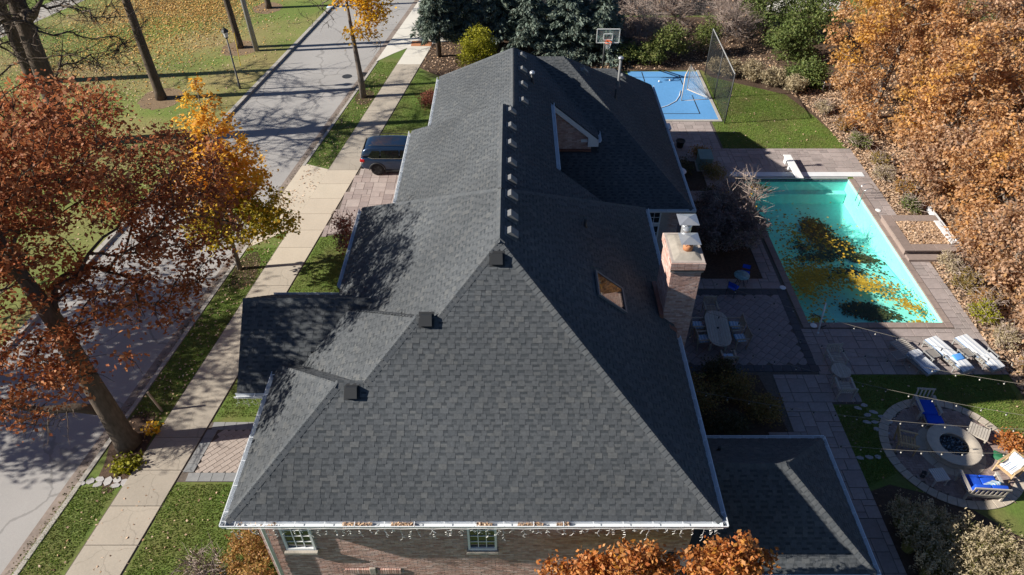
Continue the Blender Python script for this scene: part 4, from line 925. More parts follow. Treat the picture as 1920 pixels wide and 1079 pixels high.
t = thing('footstool', 'low blue cushioned footstool in front of the lounge chair', 'footstool', (16.52, 17.62, .045), R(-5)); b = MB(); b.bx(-.32, .32, -.25, .25, .2, .27); b.build('frame', woodS, t)
for sx_ in (-1, 1):
    for sy_ in (-1, 1): b = MB(); b.bar((sx_ * .29, sy_ * .22, 0), (sx_ * .29, sy_ * .22, .2), .05, .05); b.build('leg', woodS, t)
cush('cushion', blueC, t, (0, 0, .32), (.62, .5, .1), bv=.04)
deep_chair('wooden loveseat with blue cushions and striped pillow, nearest the house', (16.85, 14.62, .045), R(176), woodS, 1.25, pillow=True, name='loveseat', cat='sofa')
chair('bare slatted wooden chair on the house side of the fire pit', (14.95, 16.5, .045), R(72), woodG, None, None, w=.62, d=.62, seat=.38, back=.85)
t = chair('golden wooden chair with white striped cushions beside the loveseat', (18.25, 15.35, .045), R(-62), woodG, None, None, w=.62, d=.6, seat=.38, back=.85)
cush('seat_cushion', stripeW, t, (0, -.02, .43), (.5, .5, .08)); cush('back_cushion', stripeW, t, (0, .24, .66), (.5, .1, .42), (-.2, 0, 0))
def slat_table(label, loc, rz, w, d, h, n, m):
    t = thing('slatted_table', label, 'table', loc, rz); slats(t, m, n, (-w / 2 + w / n / 2, 0, h), (w / 2 - w / n / 2, 0, h), (w / n - .014, d, .022), 'y'); b = MB(); b.bx(-w / 2 + .02, w / 2 - .02, -d / 2 + .01, -d / 2 + .04, h - .07, h - .012); b.bx(-w / 2 + .02, w / 2 - .02, d / 2 - .04, d / 2 - .01, h - .07, h - .012); b.build('apron', m, t)
    for sx_ in (-1, 1):
        for sy_ in (-1, 1): b = MB(); b.bar((sx_ * (w / 2 - .05), sy_ * (d / 2 - .05), 0), (sx_ * (w / 2 - .05), sy_ * (d / 2 - .05), h - .01), .05, .05); b.build('leg', m, t)
slat_table('slatted wooden coffee table beyond the fire pit', (17.95, 17.0, .045), R(-38), .72, .62, .36, 8, woodS); slat_table('small slatted side table left of the loveseat', (15.5, 15.02, .045), R(6), .56, .52, .42, 7, mat('teak_bleached', [(.50, .48, .46), (.56, .54, .52)], .8, .12, 5, stretch=(8, 1.2, 8)))
ln = thing('lantern', 'small black lantern beside the slatted side table', 'lantern', (15.12, 15.22, .045), .3); b = MB(); b.lathe([(.1, 0), (.1, .02), (.085, .03)], 4); b.build('base', darkM, ln); b = MB()
for k in range(4): a = k * math.pi / 2; b.bar((.08 * math.cos(a), .08 * math.sin(a), .03), (.08 * math.cos(a), .08 * math.sin(a), .24), .015, .015)
b.build('frame', darkM, ln); b = MB(); b.lathe([(.11, .24), (.03, .31), (.03, .33)], 4); b.build('roof', darkM, ln)
b = MB(); grn = mat('green_cover', (.02, .13, .06), .6, .1); b.add([(-.3, -.2, 0), (.3, -.24, 0), (.34, .2, 0), (-.26, .24, 0), (-.2, -.12, .1), (.2, -.15, .13), (.22, .1, .12), (-.15, .14, .09)], [(4, 5, 6, 7), (0, 1, 5, 4), (1, 2, 6, 5), (2, 3, 7, 6), (3, 0, 4, 7)]); o = b.build('green_cover', grn, None, True, .02); o.location = (18.45, 16.05, .05); o.rotation_euler.z = -.6; tag(o, 'crumpled green plastic cover at the edge of the paved circle', 'cover')
# stepping stones
for grp, lst in (('stepping stones from the patio to the fire pit', [(13.95, 18.45), (14.25, 18.6), (14.2, 18.1), (14.5, 18.25), (14.35, 17.75), (14.75, 18.0), (14.05, 17.75), (14.6, 17.6), (14.95, 17.75), (14.3, 17.4), (15.15, 18.1), (14.65, 17.2)]), ('stepping stones on the house side of the fire pit', [(13.15, 16.05), (13.5, 16.1), (13.85, 16.1)])):
    t = thing('stepping_stones', 'pale %s' % grp, 'stepping stones', (lst[0][0], lst[0][1], 0))
    for x, y in lst:
        w, h = rg.uniform(.2, .34), rg.uniform(.16, .24); b = MB(); b.prism([(w / 2 * math.cos(q) * rg.uniform(.9, 1.25), h / 2 * math.sin(q) * rg.uniform(.9, 1.25)) for q in [k * math.pi / 3 + .5 for k in range(6)]], 0, .03); o = b.build('flagstone', flag, t, bevel=.008, seg=1); o.location = (x - lst[0][0], y - lst[0][1], .004); o.rotation_euler.z = rg.uniform(-.4, .4)
# ================================================================== string lights
bulbM = mat('bulb_glass', (.5, .48, .44), .15, 0, spec=.6)
def strings(label, A, B, sag, n, seed):
    A = Vector(A); B = Vector(B); t = thing('string_lights', label, 'string lights', A, 0, 'string lights over the garden'); N = 40; pts = []
    for i in range(N + 1): s_ = i / N; pts.append((B - A) * s_ + Vector((0, 0, -sag * 4 * s_ * (1 - s_))))
    b = MB(); b.tube(pts, .0075, 4); b.build('cable', cordM, t)
    soc = MB(); soc.lathe([(.022, -.03), (.024, -.09), (.012, -.092)], 8); blb = MB(); blb.lathe([(.013, -.09), (.028, -.12), (.024, -.145), (.008, -.155)], 8); s0 = None
    for i in range(n):
        s_ = (i + .5) / n; p = (B - A) * s_ + Vector((0, 0, -sag * 4 * s_ * (1 - s_)))
        if s0 is None: s0 = soc.build('socket', darkM, t); s0.location = p; b0 = blb.build('bulb', bulbM, t, True); b0.location = p
        else: inst('socket', s0.data, p, t); inst('bulb', b0.data, p, t)
cordM = mat('light_cable', (.22, .20, .17), .6, 0)
strings('string lights from the chimney side over the dining terrace to the loungers', (6.0, 23.6, 3.6), (22.2, 17.0, 3.2), .75, 22, 1)
strings('string lights from the house over the round table and the garden', (5.55, 21.4, 3.6), (22.4, 16.2, 3.2), .8, 22, 2)
strings('string lights over the far edge of the fire pit circle', (5.6, 19.5, 3.7), (22.6, 14.7, 3.1), .8, 22, 3)
strings('string lights over the middle of the fire pit circle', (5.6, 16.3, 3.8), (22.4, 15.0, 3.1), .8, 22, 4)
strings('string lights over the near edge of the fire pit circle', (9.9, 14.4, 3.2), (22.6, 14.4, 3.1), .55, 18, 5)
# ================================================================== things along the rear wing
gr_ = mat('utility_green', (.16, .24, .22), .5, .1)
t = thing('utility_box', 'green generator box standing among pots by the rear wing', 'generator', (11.45, 36.9, .045), R(-4)); b = MB(); b.bx(-.38, .38, -.55, .55, .05, .78); b.build('cabinet', gr_, t, bevel=.03); b = MB(); b.bx(-.41, .41, -.58, .58, .78, .84); b.build('lid', gr_, t, bevel=.025)
b = MB(); b.bx(-.45, .45, -.62, .62, 0, .05); b.build('base_slab', concM, t)
t = thing('waste_bin', 'white lidded bin beside the rear wing near the court', 'bin', (9.55, 40.0, .045)); b = MB(); b.add([(-.25, -.28, 0), (.25, -.28, 0), (.25, .28, 0), (-.25, .28, 0), (-.3, -.33, .95), (.3, -.33, .95), (.3, .33, .95), (-.3, .33, .95)], [(0, 3, 2, 1), (4, 5, 6, 7), (0, 1, 5, 4), (1, 2, 6, 5), (2, 3, 7, 6), (3, 0, 4, 7)]); b.build('body', gut, t, bevel=.02); b = MB(); b.bx(-.33, .33, -.36, .36, .95, 1.02); b.build('lid', gut, t, bevel=.02)
for lab, x, y, r_, m in (('pale plant pot below the white bin', 9.75, 38.9, .22, gut), ('black plant pot on the patio near the court', 10.45, 39.2, .27, darkM), ('small pale pot nearest the rear gutter', 9.75, 38.2, .17, gut)):
    t = thing('plant_pot', lab, 'pot', (x, y, .045)); b = MB(); b.lathe([(r_ * .7, 0), (r_, .4), (r_ * 1.08, .4), (r_ * 1.08, .45), (r_ * .9, .45), (r_ * .85, .38), (.01, .37)], 18); b.build('pot', m, t, True); b = MB(); b.lathe([(r_ * .86, .385), (.01, .41)], 14); b.build('earth', soil, t)
t = thing('white_table', 'round white garden table half hidden under the rear gutter', 'table', (9.55, 35.2, .045)); b = MB(); b.lathe([(.44, .70), (.46, .72), (.44, .74)], 26); b.build('top', gut, t, True); b = MB(); b.lathe([(.28, 0), (.26, .03), (.05, .06), (.05, .7)], 14); b.build('pedestal', gut, t, True)
# ================================================================== sports things
t = thing('basketball_hoop', 'basketball hoop with clear backboard in front of the spruces', 'basketball hoop', (6.65, 49.4, 0))
b = MB(); b.tube([(0, .6, 0), (0, .6, 2.6)], .07, 10); b.build('pole', darkM, t, True); b = MB(); b.bar((-.2, .6, 2.5), (-.2, -.85, 3.3), .05, .09); b.bar((.2, .6, 2.5), (.2, -.85, 3.3), .05, .09); b.build('arm', darkM, t)
BY = -.9; b = MB(); z0, z1, hw = 2.9, 3.85, .78
for p, q in (((-hw, BY, z0), (hw, BY, z0)), ((-hw, BY, z1), (hw, BY, z1)), ((-hw, BY, z0), (-hw, BY, z1)), ((hw, BY, z0), (hw, BY, z1))): b.bar(p, q, .05, .05)
b.build('board_frame', white, t)
gm = bpy.data.materials.new('clear_board'); gm.use_nodes = True; n = gm.node_tree.nodes; l = gm.node_tree.links; mx = n.new('ShaderNodeMixShader'); mx.inputs[0].default_value = .86; tp = n.new('ShaderNodeBsdfTransparent'); tp.inputs[0].default_value = (.82, .9, .9, 1); l.new(n['Principled BSDF'].outputs[0], mx.inputs[1]); l.new(tp.outputs[0], mx.inputs[2]); l.new(mx.outputs[0], n['Material Output'].inputs[0]); n['Principled BSDF'].inputs['Roughness'].default_value = .1
b = MB(); b.bx(-hw + .02, hw - .02, BY - .006, BY + .006, z0 + .02, z1 - .02); b.build('backboard', gm, t); b = MB()
for p, q in (((-.3, BY - .012, 3.1), (.3, BY - .012, 3.1)), ((-.3, BY - .012, 3.52), (.3, BY - .012, 3.52)), ((-.3, BY - .012, 3.1), (-.3, BY - .012, 3.52)), ((.3, BY - .012, 3.1), (.3, BY - .012, 3.52))): b.bar(p, q, .045, .045)
b.build('target_square', white, t); org = mat('orange_rim', (.75, .13, .03), .5, .05)
b = MB(); cy = BY - .33; b.tube([(.23 * math.cos(q), cy + .23 * math.sin(q), 3.05) for q in [2 * math.pi * k / 20 for k in range(21)]], .018, 6); b.bx(-.12, .12, BY - .12, BY - .02, 3.0, 3.12); b.build('rim', org, t)
b = MB()
for k in range(12):
    a = 2 * math.pi * k / 12
    for s_ in (1, -1): b.tube([(.23 * math.cos(a), cy + .23 * math.sin(a), 3.05), (.17 * math.cos(a + s_ * .26), cy + .17 * math.sin(a + s_ * .26), 2.85), (.13 * math.cos(a + s_ * .52), cy + .13 * math.sin(a + s_ * .52), 2.6)], .009, 3)
b.build('net', wireM, t)
t = thing('lacrosse_goal', 'lacrosse goal with white net standing on the blue court', 'goal', (11.68, 45.5, .04))
A, B_, Cc = Vector((0, 0, 0)), Vector((.72, 1.75, 0)), Vector((2.05, .2, 0)); up = Vector((0, 0, 1.83)); gf = mat('goal_frame', (.62, .50, .38), .5, .15, 3)
b = MB(); b.tube([A, A + up, B_ + up, B_], .035, 8); b.build('mouth_frame', gf, t, True); b = MB(); b.tube([A, Cc], .03, 8); b.tube([B_, Cc], .03, 8); b.build('base_frame', gf, t, True)
b = MB(); N = 16
def netface(p, q, r_, s_):
    for i in range(N + 1):
        f_ = i / N; b.tube([p.lerp(q, f_), s_.lerp(r_, f_)], .006, 3); b.tube([p.lerp(s_, f_), q.lerp(r_, f_)], .006, 3)
netface(A, A + up, Cc, Cc); netface(B_, B_ + up, Cc, Cc); netface(A + up, B_ + up, Cc, Cc); stuff(b.build('netting', wireM, t))
b = MB(); b.tube([(8.6, 43.8, .06), (9.6, 44.1, .06), (10.6, 44.7, .06), (11.3, 45.4, .06), (11.68, 46.2, .06), (11.9, 47.0, .06)], .03, 6); tag(b.build('white_hose', white, None, True), 'white cord curving across the blue court to the goal', 'cord')
for lab, x, y in (('white ball on the far part of the blue court', 10.6, 48.4), ('white ball near the back of the lacrosse goal', 11.4, 48.6)):
    bm_ = bmesh.new(); bmesh.ops.create_icosphere(bm_, subdivisions=2, radius=.07); me = bpy.data.meshes.new('ball'); bm_.to_mesh(me); bm_.free(); o = mk('ball', me, white, None, True); o.location = (x, y, .11); tag(o, lab, 'ball', 'balls on the court')
t = thing('ball_net', 'tall dark ball net on poles along the court edge', 'net', (13.95, 42.3, 0)); NL = 7.4; NH = 3.4
for y in (0, NL / 2, NL): b = MB(); b.tube([(y * .03, y, 0), (y * .03, y, NH)], .04, 8); b.build('pole', darkM, t, True)
b = MB(); b.tube([(0, 0, NH), (NL * .03, NL, NH)], .035, 8); b.build('top_rail', greyM, t); b = MB()
for i in range(100): y = NL * i / 99; b.bar((y * .03, y, .03), (y * .03, y, NH), .006, .006)
for i in range(46): z = NH * (i + .5) / 46; b.bar((0, 0, z), (NL * .03, NL, z), .006, .006)
stuff(b.build('netting', darkM, t))
# ================================================================== parked car
carP = bpy.data.materials.new('car_paint'); carP.use_nodes = True; pb = carP.node_tree.nodes['Principled BSDF']; pb.inputs['Base Color'].default_value = (.012, .032, .075, 1); pb.inputs['Metallic'].default_value = .35; pb.inputs['Roughness'].default_value = .28; pb.inputs['Coat Weight'].default_value = .7; pb.inputs['Coat Roughness'].default_value = .04
carG = mat('car_glass', (.008, .01, .012), .05, 0, spec=.8); tyreM = mat('tyre', (.018, .018, .019), .85, .1); plast = mat('car_plastic', (.03, .031, .033), .6, .05); redL = mat('tail_lamp_red', (.45, .01, .012), .2, 0, spec=.6); chr2 = mat('trim_chrome', (.6, .6, .6), .2, 0, metal=.8)
car = thing('parked_car', 'dark blue family car parked on the paver driveway', 'car', (-6.35, 36.85, .045), 0)
# local +x is the front; body lofted along x. stations: x, half width low, half width belt, z bottom, z belt
def loft(sts, parent, name, m, bevel=0):
    b = MB(); k = len(sts[0]); 
    for st in sts: b.v += [tuple(p) for p in st]
    for i in range(len(sts) - 1):
        for j in range(k): b.f.append((i * k + j, i * k + (j + 1) % k, (i + 1) * k + (j + 1) % k, (i + 1) * k + j))
    b.f.append(tuple(range(k))[::-1]); b.f.append(tuple((len(sts) - 1) * k + j for j in range(k)))
    o = b.build(name, m, parent, True); md = o.modifiers.new('s', 'SUBSURF'); md.levels = 2; md.render_levels = 2; return o
def sec(x, wl, wm, wb, z0, zm, zb):
    h = [(x, wl * .92, z0), (x, wl, z0 + .1), (x, wm, zm), (x, wb, zb - .04), (x, wb * .93, zb)]
    return [(p[0], -p[1], p[2]) for p in h] + [(p[0], p[1], p[2]) for p in h[::-1]]
loft([sec(-2.46, .78, .80, .74, .5, .75, 1.0), sec(-2.44, .86, .88, .82, .42, .78, 1.08), sec(-2.3, .93, .96, .9, .33, .78, 1.1), sec(-1.8, .96, .99, .95, .27, .78, 1.1), sec(-.6, .97, .99, .95, .25, .76, 1.09), sec(.6, .97, .99, .95, .25, .76, 1.07), sec(1.4, .96, .98, .93, .27, .76, 1.04), sec(2.1, .92, .95, .86, .3, .72, .96), sec(2.42, .82, .84, .74, .38, .66, .86), sec(2.5, .74, .76, .68, .45, .64, .8)], car, 'body', carP)
def gsec(x, wb, wt, zb, zt):
    h = [(x, wb, zb), (x, (wb * .45 + wt * .55), (zb + zt) / 2 + .03), (x, wt, zt - .06), (x, wt * .82, zt)]
    return [(p[0], -p[1], p[2]) for p in h] + [(p[0], p[1], p[2]) for p in h[::-1]]
loft([gsec(-2.42, .76, .66, 1.05, 1.18), gsec(-2.36, .86, .74, 1.0, 1.42), gsec(-2.15, .9, .74, 1.0, 1.68), gsec(-1.6, .92, .74, 1.0, 1.76), gsec(-.5, .93, .76, 1.0, 1.78), gsec(.3, .93, .76, 1.0, 1.74), gsec(.75, .92, .74, 1.0, 1.55), gsec(1.35, .88, .7, .98, 1.1), gsec(1.5, .84, .68, .96, 1.02)], car, 'cabin', carP)
for s_ in (-1, 1):
    def side(xz, name, m, off=0.0, th=.012):
        # follow the cabin flank
        P = []
        for x, z in xz:
            f_ = (z - 1.0) / .72; w = .935 - .13 * max(0, f_) - .03 * max(0, f_) ** 2 + off
            P.append((x, s_ * w, z))
        b = MB(); n_ = len(P); b.add(P + [(p[0], p[1] + s_ * th, p[2]) for p in P], [tuple(range(n_)), tuple(range(n_, 2 * n_))[::-1]] + [(i, (i + 1) % n_, n_ + (i + 1) % n_, n_ + i) for i in range(n_)]); return b.build(name, m, car)
    side([(-1.98, 1.2), (-1.75, 1.12), (-1.32, 1.12), (-1.28, 1.55), (-1.72, 1.55)], 'side_window', carG); side([(-1.24, 1.12), (-.2, 1.12), (-.2, 1.58), (-1.2, 1.56)], 'side_window', carG); side([(-.14, 1.12), (.85, 1.12), (.42, 1.53), (-.1, 1.58)], 'side_window', carG)
    side([(-2.0, 1.17), (-1.75, 1.085), (.9, 1.085), (.9, 1.105), (-1.74, 1.108), (-1.97, 1.19)], 'chrome_trim', chr2, .004)
    b = MB(); b.tube([(-1.9, s_ * .66, 1.8), (-1.7, s_ * .68, 1.84), (.1, s_ * .68, 1.83), (.3, s_ * .68, 1.76)], .02, 6); b.build('roof_rail', plast, car, True)
    for x in (-1.5, 1.5):
        w = MB(); w.lathe([(.25, -.12), (.35, -.12), (.385, -.09), (.39, 0), (.385, .09), (.35, .12), (.25, .12)], 26); o = w.build('wheel', tyreM, car, True); o.location = (x, s_ * .88, .39); o.rotation_euler = (R(90), 0, 0)
        w = MB(); w.lathe([(.26, -.09), (.26, .09)], 24)
        for k in range(5): a = k * 1.2566; w.bar((0, 0, -s_ * .1), (.25 * math.cos(a), .25 * math.sin(a), -s_ * .11), .07, .03)
        w.lathe([(.06, -.115), (.06, .115)], 10); w.build('rim', plast, o)
        b = MB(); N = 14; pts = [(x + .45 * math.cos(math.pi * i / N), s_ * 1.0, .39 + .45 * math.sin(math.pi * i / N)) for i in range(N + 1)]; b.tube(pts, .035, 6); b.build('wheel_arch', plast, car, True)
    b = MB(); b.bx(-2.47, -2.2, s_ * .66, s_ * .955, .86, 1.02); b.build('tail_lamp', redL, car, bevel=.03); b = MB(); b.bx(-2.475, -2.3, s_ * .7, s_ * .945, .80, .855); b.build('reverse_lamp', white, car, bevel=.015)
    b = MB(); b.bx(2.2, 2.44, s_ * .5, s_ * .84, .72, .84); b.build('headlight', bulbM, car, bevel=.03)
    for x in (-1.05, .05): b = MB(); b.bx(x, x + .2, s_ * .985, s_ * 1.01, .93, .96); b.build('door_handle', carP, car, bevel=.006)
    b = MB(); b.bx(.75, .95, s_ * 1.0, s_ * 1.16, 1.05, 1.2); b.build('mirror', carP, car, bevel=.04)
    b = MB(); b.bx(-1.05, 1.05, s_ * .92, s_ * .985, .24, .36); b.build('sill', plast, car, bevel=.02)
b = MB(); b.add([(-2.43, -.68, 1.12), (-2.43, .68, 1.12), (-2.24, .62, 1.62), (-2.24, -.62, 1.62), (-2.40, -.68, 1.10), (-2.40, .68, 1.10), (-2.21, .62, 1.62), (-2.21, -.62, 1.62)], [(0, 3, 2, 1), (4, 5, 6, 7), (0, 1, 5, 4), (1, 2, 6, 5), (2, 3, 7, 6), (3, 0, 4, 7)]); b.build('rear_window', carG, car)
b = MB(); b.bx(-2.5, -2.3, -.86, .86, .36, .56); b.build('rear_bumper', plast, car, bevel=.04)
# ================================================================== lamp post and utility pole
lp = thing('street_lamp', 'slim lamp post with black lantern at the park kerb', 'street lamp', (-19.34, 47.45, 0)); b = MB(); b.tube([(0, 0, 0), (0, 0, .4), (0, 0, .45), (0, 0, 3.6)], [.09, .085, .065, .05], 10); b.build('post', mat('lamp_post_grey', (.12, .12, .12), .6, .15), lp, True)
b = MB(); b.lathe([(.06, 3.6), (.1, 3.66), (.13, 3.7), (.13, 3.72)], 8); b.build('collar', blackV, lp); b = MB(); b.lathe([(.12, 3.72), (.2, 4.08)], 8); b.build('lantern_glass', mat('lamp_glass', (.6, .6, .58), .2, 0), lp); b = MB(); b.lathe([(.25, 4.08), (.25, 4.11), (.16, 4.25), (.05, 4.32), (.03, 4.42)], 8); b.build('lantern_roof', blackV, lp)
up_ = thing('utility_pole', 'tall grey wooden utility pole on the park lawn', 'pole', (-19.95, 54.1, 0)); b = MB(); b.tube([(0, 0, 0), (-.35, -.1, 11)], [.2, .15], 12); b.build('shaft', mat('pole_wood', (.27, .265, .26), .9, .15, 8, stretch=(6, 6, .4)), up_, True); b = MB(); b.bar((-1.3, 0, 10.2), (.8, 0, 10.2), .1, .12); b.build('crossarm', barkG, up_)
yw = mat('yellow_guard', (.7, .5, .05), .6, .05); b = MB(); b.tube([(-20.4, 51.3, 0), (-20.36, 51.55, 2.4)], .03, 6); o = b.build('guy_wire_guard', yw); tag(o, 'yellow guard of the guy wire beside the lamp post', 'cable guard')
b = MB(); b.tube([(-14.05, 18.3, 0), (-14.3, 18.35, 1.1)], .05, 6); tag(b.build('tree_stake', mat('stake_wood', (.36, .28, .21), .8, .1)), 'short wooden stake in the verge beyond the rust red oak', 'stake')
# real-estate style flyer on the grass far up the street
b = MB(); b.add([(0, 0, .02), (.5, .06, .08), (.62, .3, .03), (.1, .26, .1)], [(0, 1, 2, 3)]); b.add([(x, y, z + .01) for x, y, z in b.v], [(3, 2, 1, 0)]); o = b.build('paper_sheet', mat('blue_paper', (.55, .66, .8), .6, .2, 8)); o.location = (-16.35, 63.3, 0); tag(o, 'pale blue sheet of paper on the grass by the far kerb', 'paper')
# ================================================================== neighbouring white house seen through the trees
nh = thing('neighbour_house', 'white neighbouring house glimpsed through the orange trees', 'house', (48, 52, 0), R(-12)); b = MB(); b.bx(-6, 6, -7, 7, 0, 5.4); b.build('wall', white, nh); b = MB(); b.add([(-6.5, -7.5, 5.4), (6.5, -7.5, 5.4), (6.5, 7.5, 5.4), (-6.5, 7.5, 5.4), (0, -7.5, 9), (0, 7.5, 9)], [(0, 4, 5, 3), (1, 2, 5, 4), (0, 1, 4), (3, 5, 2), (0, 3, 2, 1)]); b.build('roof', shA, nh)
for y in (-4, 0, 4): w = MB(); w.bx(-6.05, -5.98, y - .6, y + .6, 3.2, 4.8); w.build('window', glassM, nh); 
w = MB(); w.bx(-3, -1.8, -7.05, -6.98, 1, 2.6); w.build('window', glassM, nh)
# white garden chair among the rear shrubs
t = chair('white garden chair among the green shrubs behind the lawn', (22.1, 47.4, 0), R(20), white, None, None, name='garden_chair')

# ================================================================== vegetation
def leafmat(name, cols, trans=.35, big=.25, bigscale=.7, cols2=None, c2scale=.5, rough=.6, c2lo=.45, c2hi=.6): return mat(name, cols, rough, 0, trans=trans, big=big, bigscale=bigscale, cols2=cols2, c2scale=c2scale, c2lo=c2lo, c2hi=c2hi, spec=.25)
L_oak = leafmat('rust_oak_leaves', [(.34, .10, .036), (.45, .155, .06), (.24, .07, .03), (.58, .28, .13), (.40, .125, .045)], .45)
L_gold = leafmat('gold_leaves', [(.74, .38, .035), (.84, .50, .07), (.66, .28, .025), (.88, .60, .14), (.55, .19, .02)], .5, cols2=(.80, .52, .06), c2scale=.5, c2lo=.46, c2hi=.62)
L_ygrn = leafmat('yellow_green_leaves', [(.52, .38, .03), (.28, .28, .04), (.66, .45, .04), (.18, .21, .03), (.66, .36, .03)], .5)
L_yel = leafmat('yellow_maple_leaves', [(.80, .47, .025), (.86, .56, .05), (.70, .36, .02), (.82, .44, .025)], .5)
L_org = leafmat('orange_brown_leaves', [(.50, .26, .105), (.60, .36, .19), (.42, .205, .08), (.68, .46, .28), (.56, .28, .08), (.50, .30, .16)], .45, cols2=(.62, .34, .05), c2scale=.28, c2lo=.53, c2hi=.66)
L_tan = leafmat('tan_brown_leaves', [(.50, .31, .19), (.60, .41, .28), (.44, .26, .155), (.52, .31, .14)], .45, cols2=(.45, .22, .04), c2scale=.3, c2lo=.54, c2hi=.66)
L_beech = leafmat('copper_beech_leaves', [(.42, .14, .03), (.52, .22, .07), (.33, .085, .015), (.58, .30, .13), (.46, .20, .02)], .35)
L_spr = leafmat('spruce_needles', [(.12, .165, .135), (.17, .22, .19), (.09, .125, .10), (.23, .28, .245), (.14, .165, .11)], .2, .2, rough=.7)
L_yew = leafmat('yew_needles', [(.085, .13, .03), (.14, .18, .05), (.06, .09, .026), (.19, .21, .065)], .2)
L_cham = leafmat('chartreuse_leaves', [(.24, .24, .015), (.32, .30, .02), (.17, .19, .015)], .3)
L_hedge = leafmat('hedge_leaves', [(.10, .14, .03), (.17, .20, .055), (.06, .09, .02), (.22, .22, .07)], .25)
L_dark = leafmat('dark_shrub_leaves', [(.08, .075, .04), (.12, .10, .045), (.06, .06, .032), (.17, .13, .04)], .25)
L_purple = leafmat('purple_brown_leaves', [(.19, .14, .14), (.27, .20, .185), (.14, .11, .10), (.33, .26, .23)], .3)
L_bronze = leafmat('bronze_shrub_leaves', [(.21, .14, .045), (.30, .20, .065), (.15, .125, .045), (.36, .27, .07)], .25)
L_red = leafmat('red_maple_leaves', [(.26, .07, .05), (.34, .12, .08), (.18, .05, .035), (.12, .08, .03)], .3)
L_hyd = leafmat('dried_hydrangea', [(.40, .21, .07), (.50, .28, .10), (.28, .13, .045), (.34, .22, .06), (.22, .18, .04)], .3)
L_plume = leafmat('grass_plumes', [(.44, .36, .23), (.54, .46, .31), (.36, .29, .17)], .4)
L_blade = leafmat('grass_blades', [(.22, .23, .06), (.32, .28, .10), (.17, .19, .05), (.38, .32, .14)], .35)
L_litter = leafmat('fallen_leaves', [(.42, .28, .18), (.54, .39, .27), (.30, .18, .11), (.62, .47, .35), (.44, .26, .12)], .1, 0)
L_litterY = leafmat('fallen_yellow_leaves', [(.55, .32, .07), (.62, .40, .13), (.45, .22, .05), (.5, .33, .14)], .1, 0)
L_float = leafmat('floating_leaves', [(.52, .36, .04), (.68, .50, .06), (.36, .24, .03), (.30, .27, .05), (.64, .38, .03), (.22, .18, .04)], .2, 0)
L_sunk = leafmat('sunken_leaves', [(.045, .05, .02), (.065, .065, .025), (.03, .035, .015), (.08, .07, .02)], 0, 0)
NR = np.random.default_rng(7)
def leaf_quads(C, size, upbias=.4, aspect=.6, jit=.5, dirs=None):
    """diamond leaves at centres C (N,3) with random orientation"""
    N = len(C); n = NR.normal(size=(N, 3)); n[:, 2] = np.abs(n[:, 2]) + upbias; n /= np.linalg.norm(n, axis=1)[:, None]
    a = NR.normal(size=(N, 3)) if dirs is None else dirs + NR.normal(size=(N, 3)) * .25; a -= n * (a * n).sum(1)[:, None]; a /= np.linalg.norm(a, axis=1)[:, None] + 1e-9; t = np.cross(n, a)
    s = (size * NR.uniform(1 - jit, 1 + jit, N))[:, None]
    return np.stack([C - a * s * .5, C + t * s * aspect * .5 + n * s * .06, C + a * s * .5, C - t * s * aspect * .5 + n * s * .06], 1)
def in_lobes(lobes, n, shell=.45):
    """points in ellipsoid lobes, biased to the shell; lobe = (cx,cy,cz,rx,ry,rz)"""
    v = np.array([l[3] * l[4] * l[5] for l in lobes]); k = NR.choice(len(lobes), n, p=v / v.sum()); d = NR.normal(size=(n, 3)); d /= np.linalg.norm(d, axis=1)[:, None]
    L = np.array(lobes)[k]; r = NR.uniform(0, 1, n) ** shell
    return L[:, :3] + d * L[:, 3:6] * r[:, None]
def skeleton(trunk, tips, rtip, bend=.25, up=.25, seed=0, maxr=.6):
    """trunk: [(x,y,z,r)...]; tips (n,3). Attach every tip to the nearest lower node; pipe-model radii. returns list of (pts, radii)"""
    rg = np.random.default_rng(seed); pos = np.zeros((40000, 3)); np_ = len(trunk); pos[:np_] = [t[:3] for t in trunk]; par = [-1] + list(range(len(trunk) - 1)); rfix = {i: t[3] for i, t in enumerate(trunk)}; chains = [list(range(len(trunk)))]
    base = np.array(trunk[len(trunk) // 2][:3]); order = np.argsort(np.linalg.norm(tips - np.array(trunk[-1][:3]), axis=1)); cnt = [0] * len(trunk); depth = [0] * len(trunk)
    start = max(1, len(trunk) // 3)
    for i in order:
        p = tips[i]; A = pos[:np_]; dv = p - A; d = np.linalg.norm(dv, axis=1); pen = d + np.maximum(0, A[:, 2] - p[2]) * .9 + np.maximum(0, d - (p[2] - A[:, 2]) * 3) * .15; pen[:start] += 50
        j = int(np.argmin(pen)); dist = d[j]; k = max(2, int(dist / .55)); a = pos[j].copy(); ctrl = a + (p - a) * .45 + np.array([0, 0, up * dist]) + rg.normal(size=3) * bend * dist * .35; ch = [j]; prev = j
        for s in range(1, k + 1):
            t = s / k; q = (1 - t) ** 2 * a + 2 * t * (1 - t) * ctrl + t * t * p + (rg.normal(size=3) * .03 * dist if s < k else 0); pos[np_] = q; np_ += 1; par.append(prev); cnt.append(0); prev = np_ - 1; ch.append(prev)
        chains.append(ch); q = prev
        while q >= 0: cnt[q] += 1; q = par[q]
    rad = [rfix.get(i, min(maxr, rtip * max(1, cnt[i]) ** .47)) for i in range(np_)]
    for i in range(len(trunk), np_): rad[i] = min(rad[i], rad[par[i]] * .92)
    out = []
    for c in chains:
        r = [rad[i] for i in c]
        if c[0] != 0: r[0] = min(r[1] * 1.25, rad[c[0]])
        out.append(([pos[i] for i in c], r))
    return out
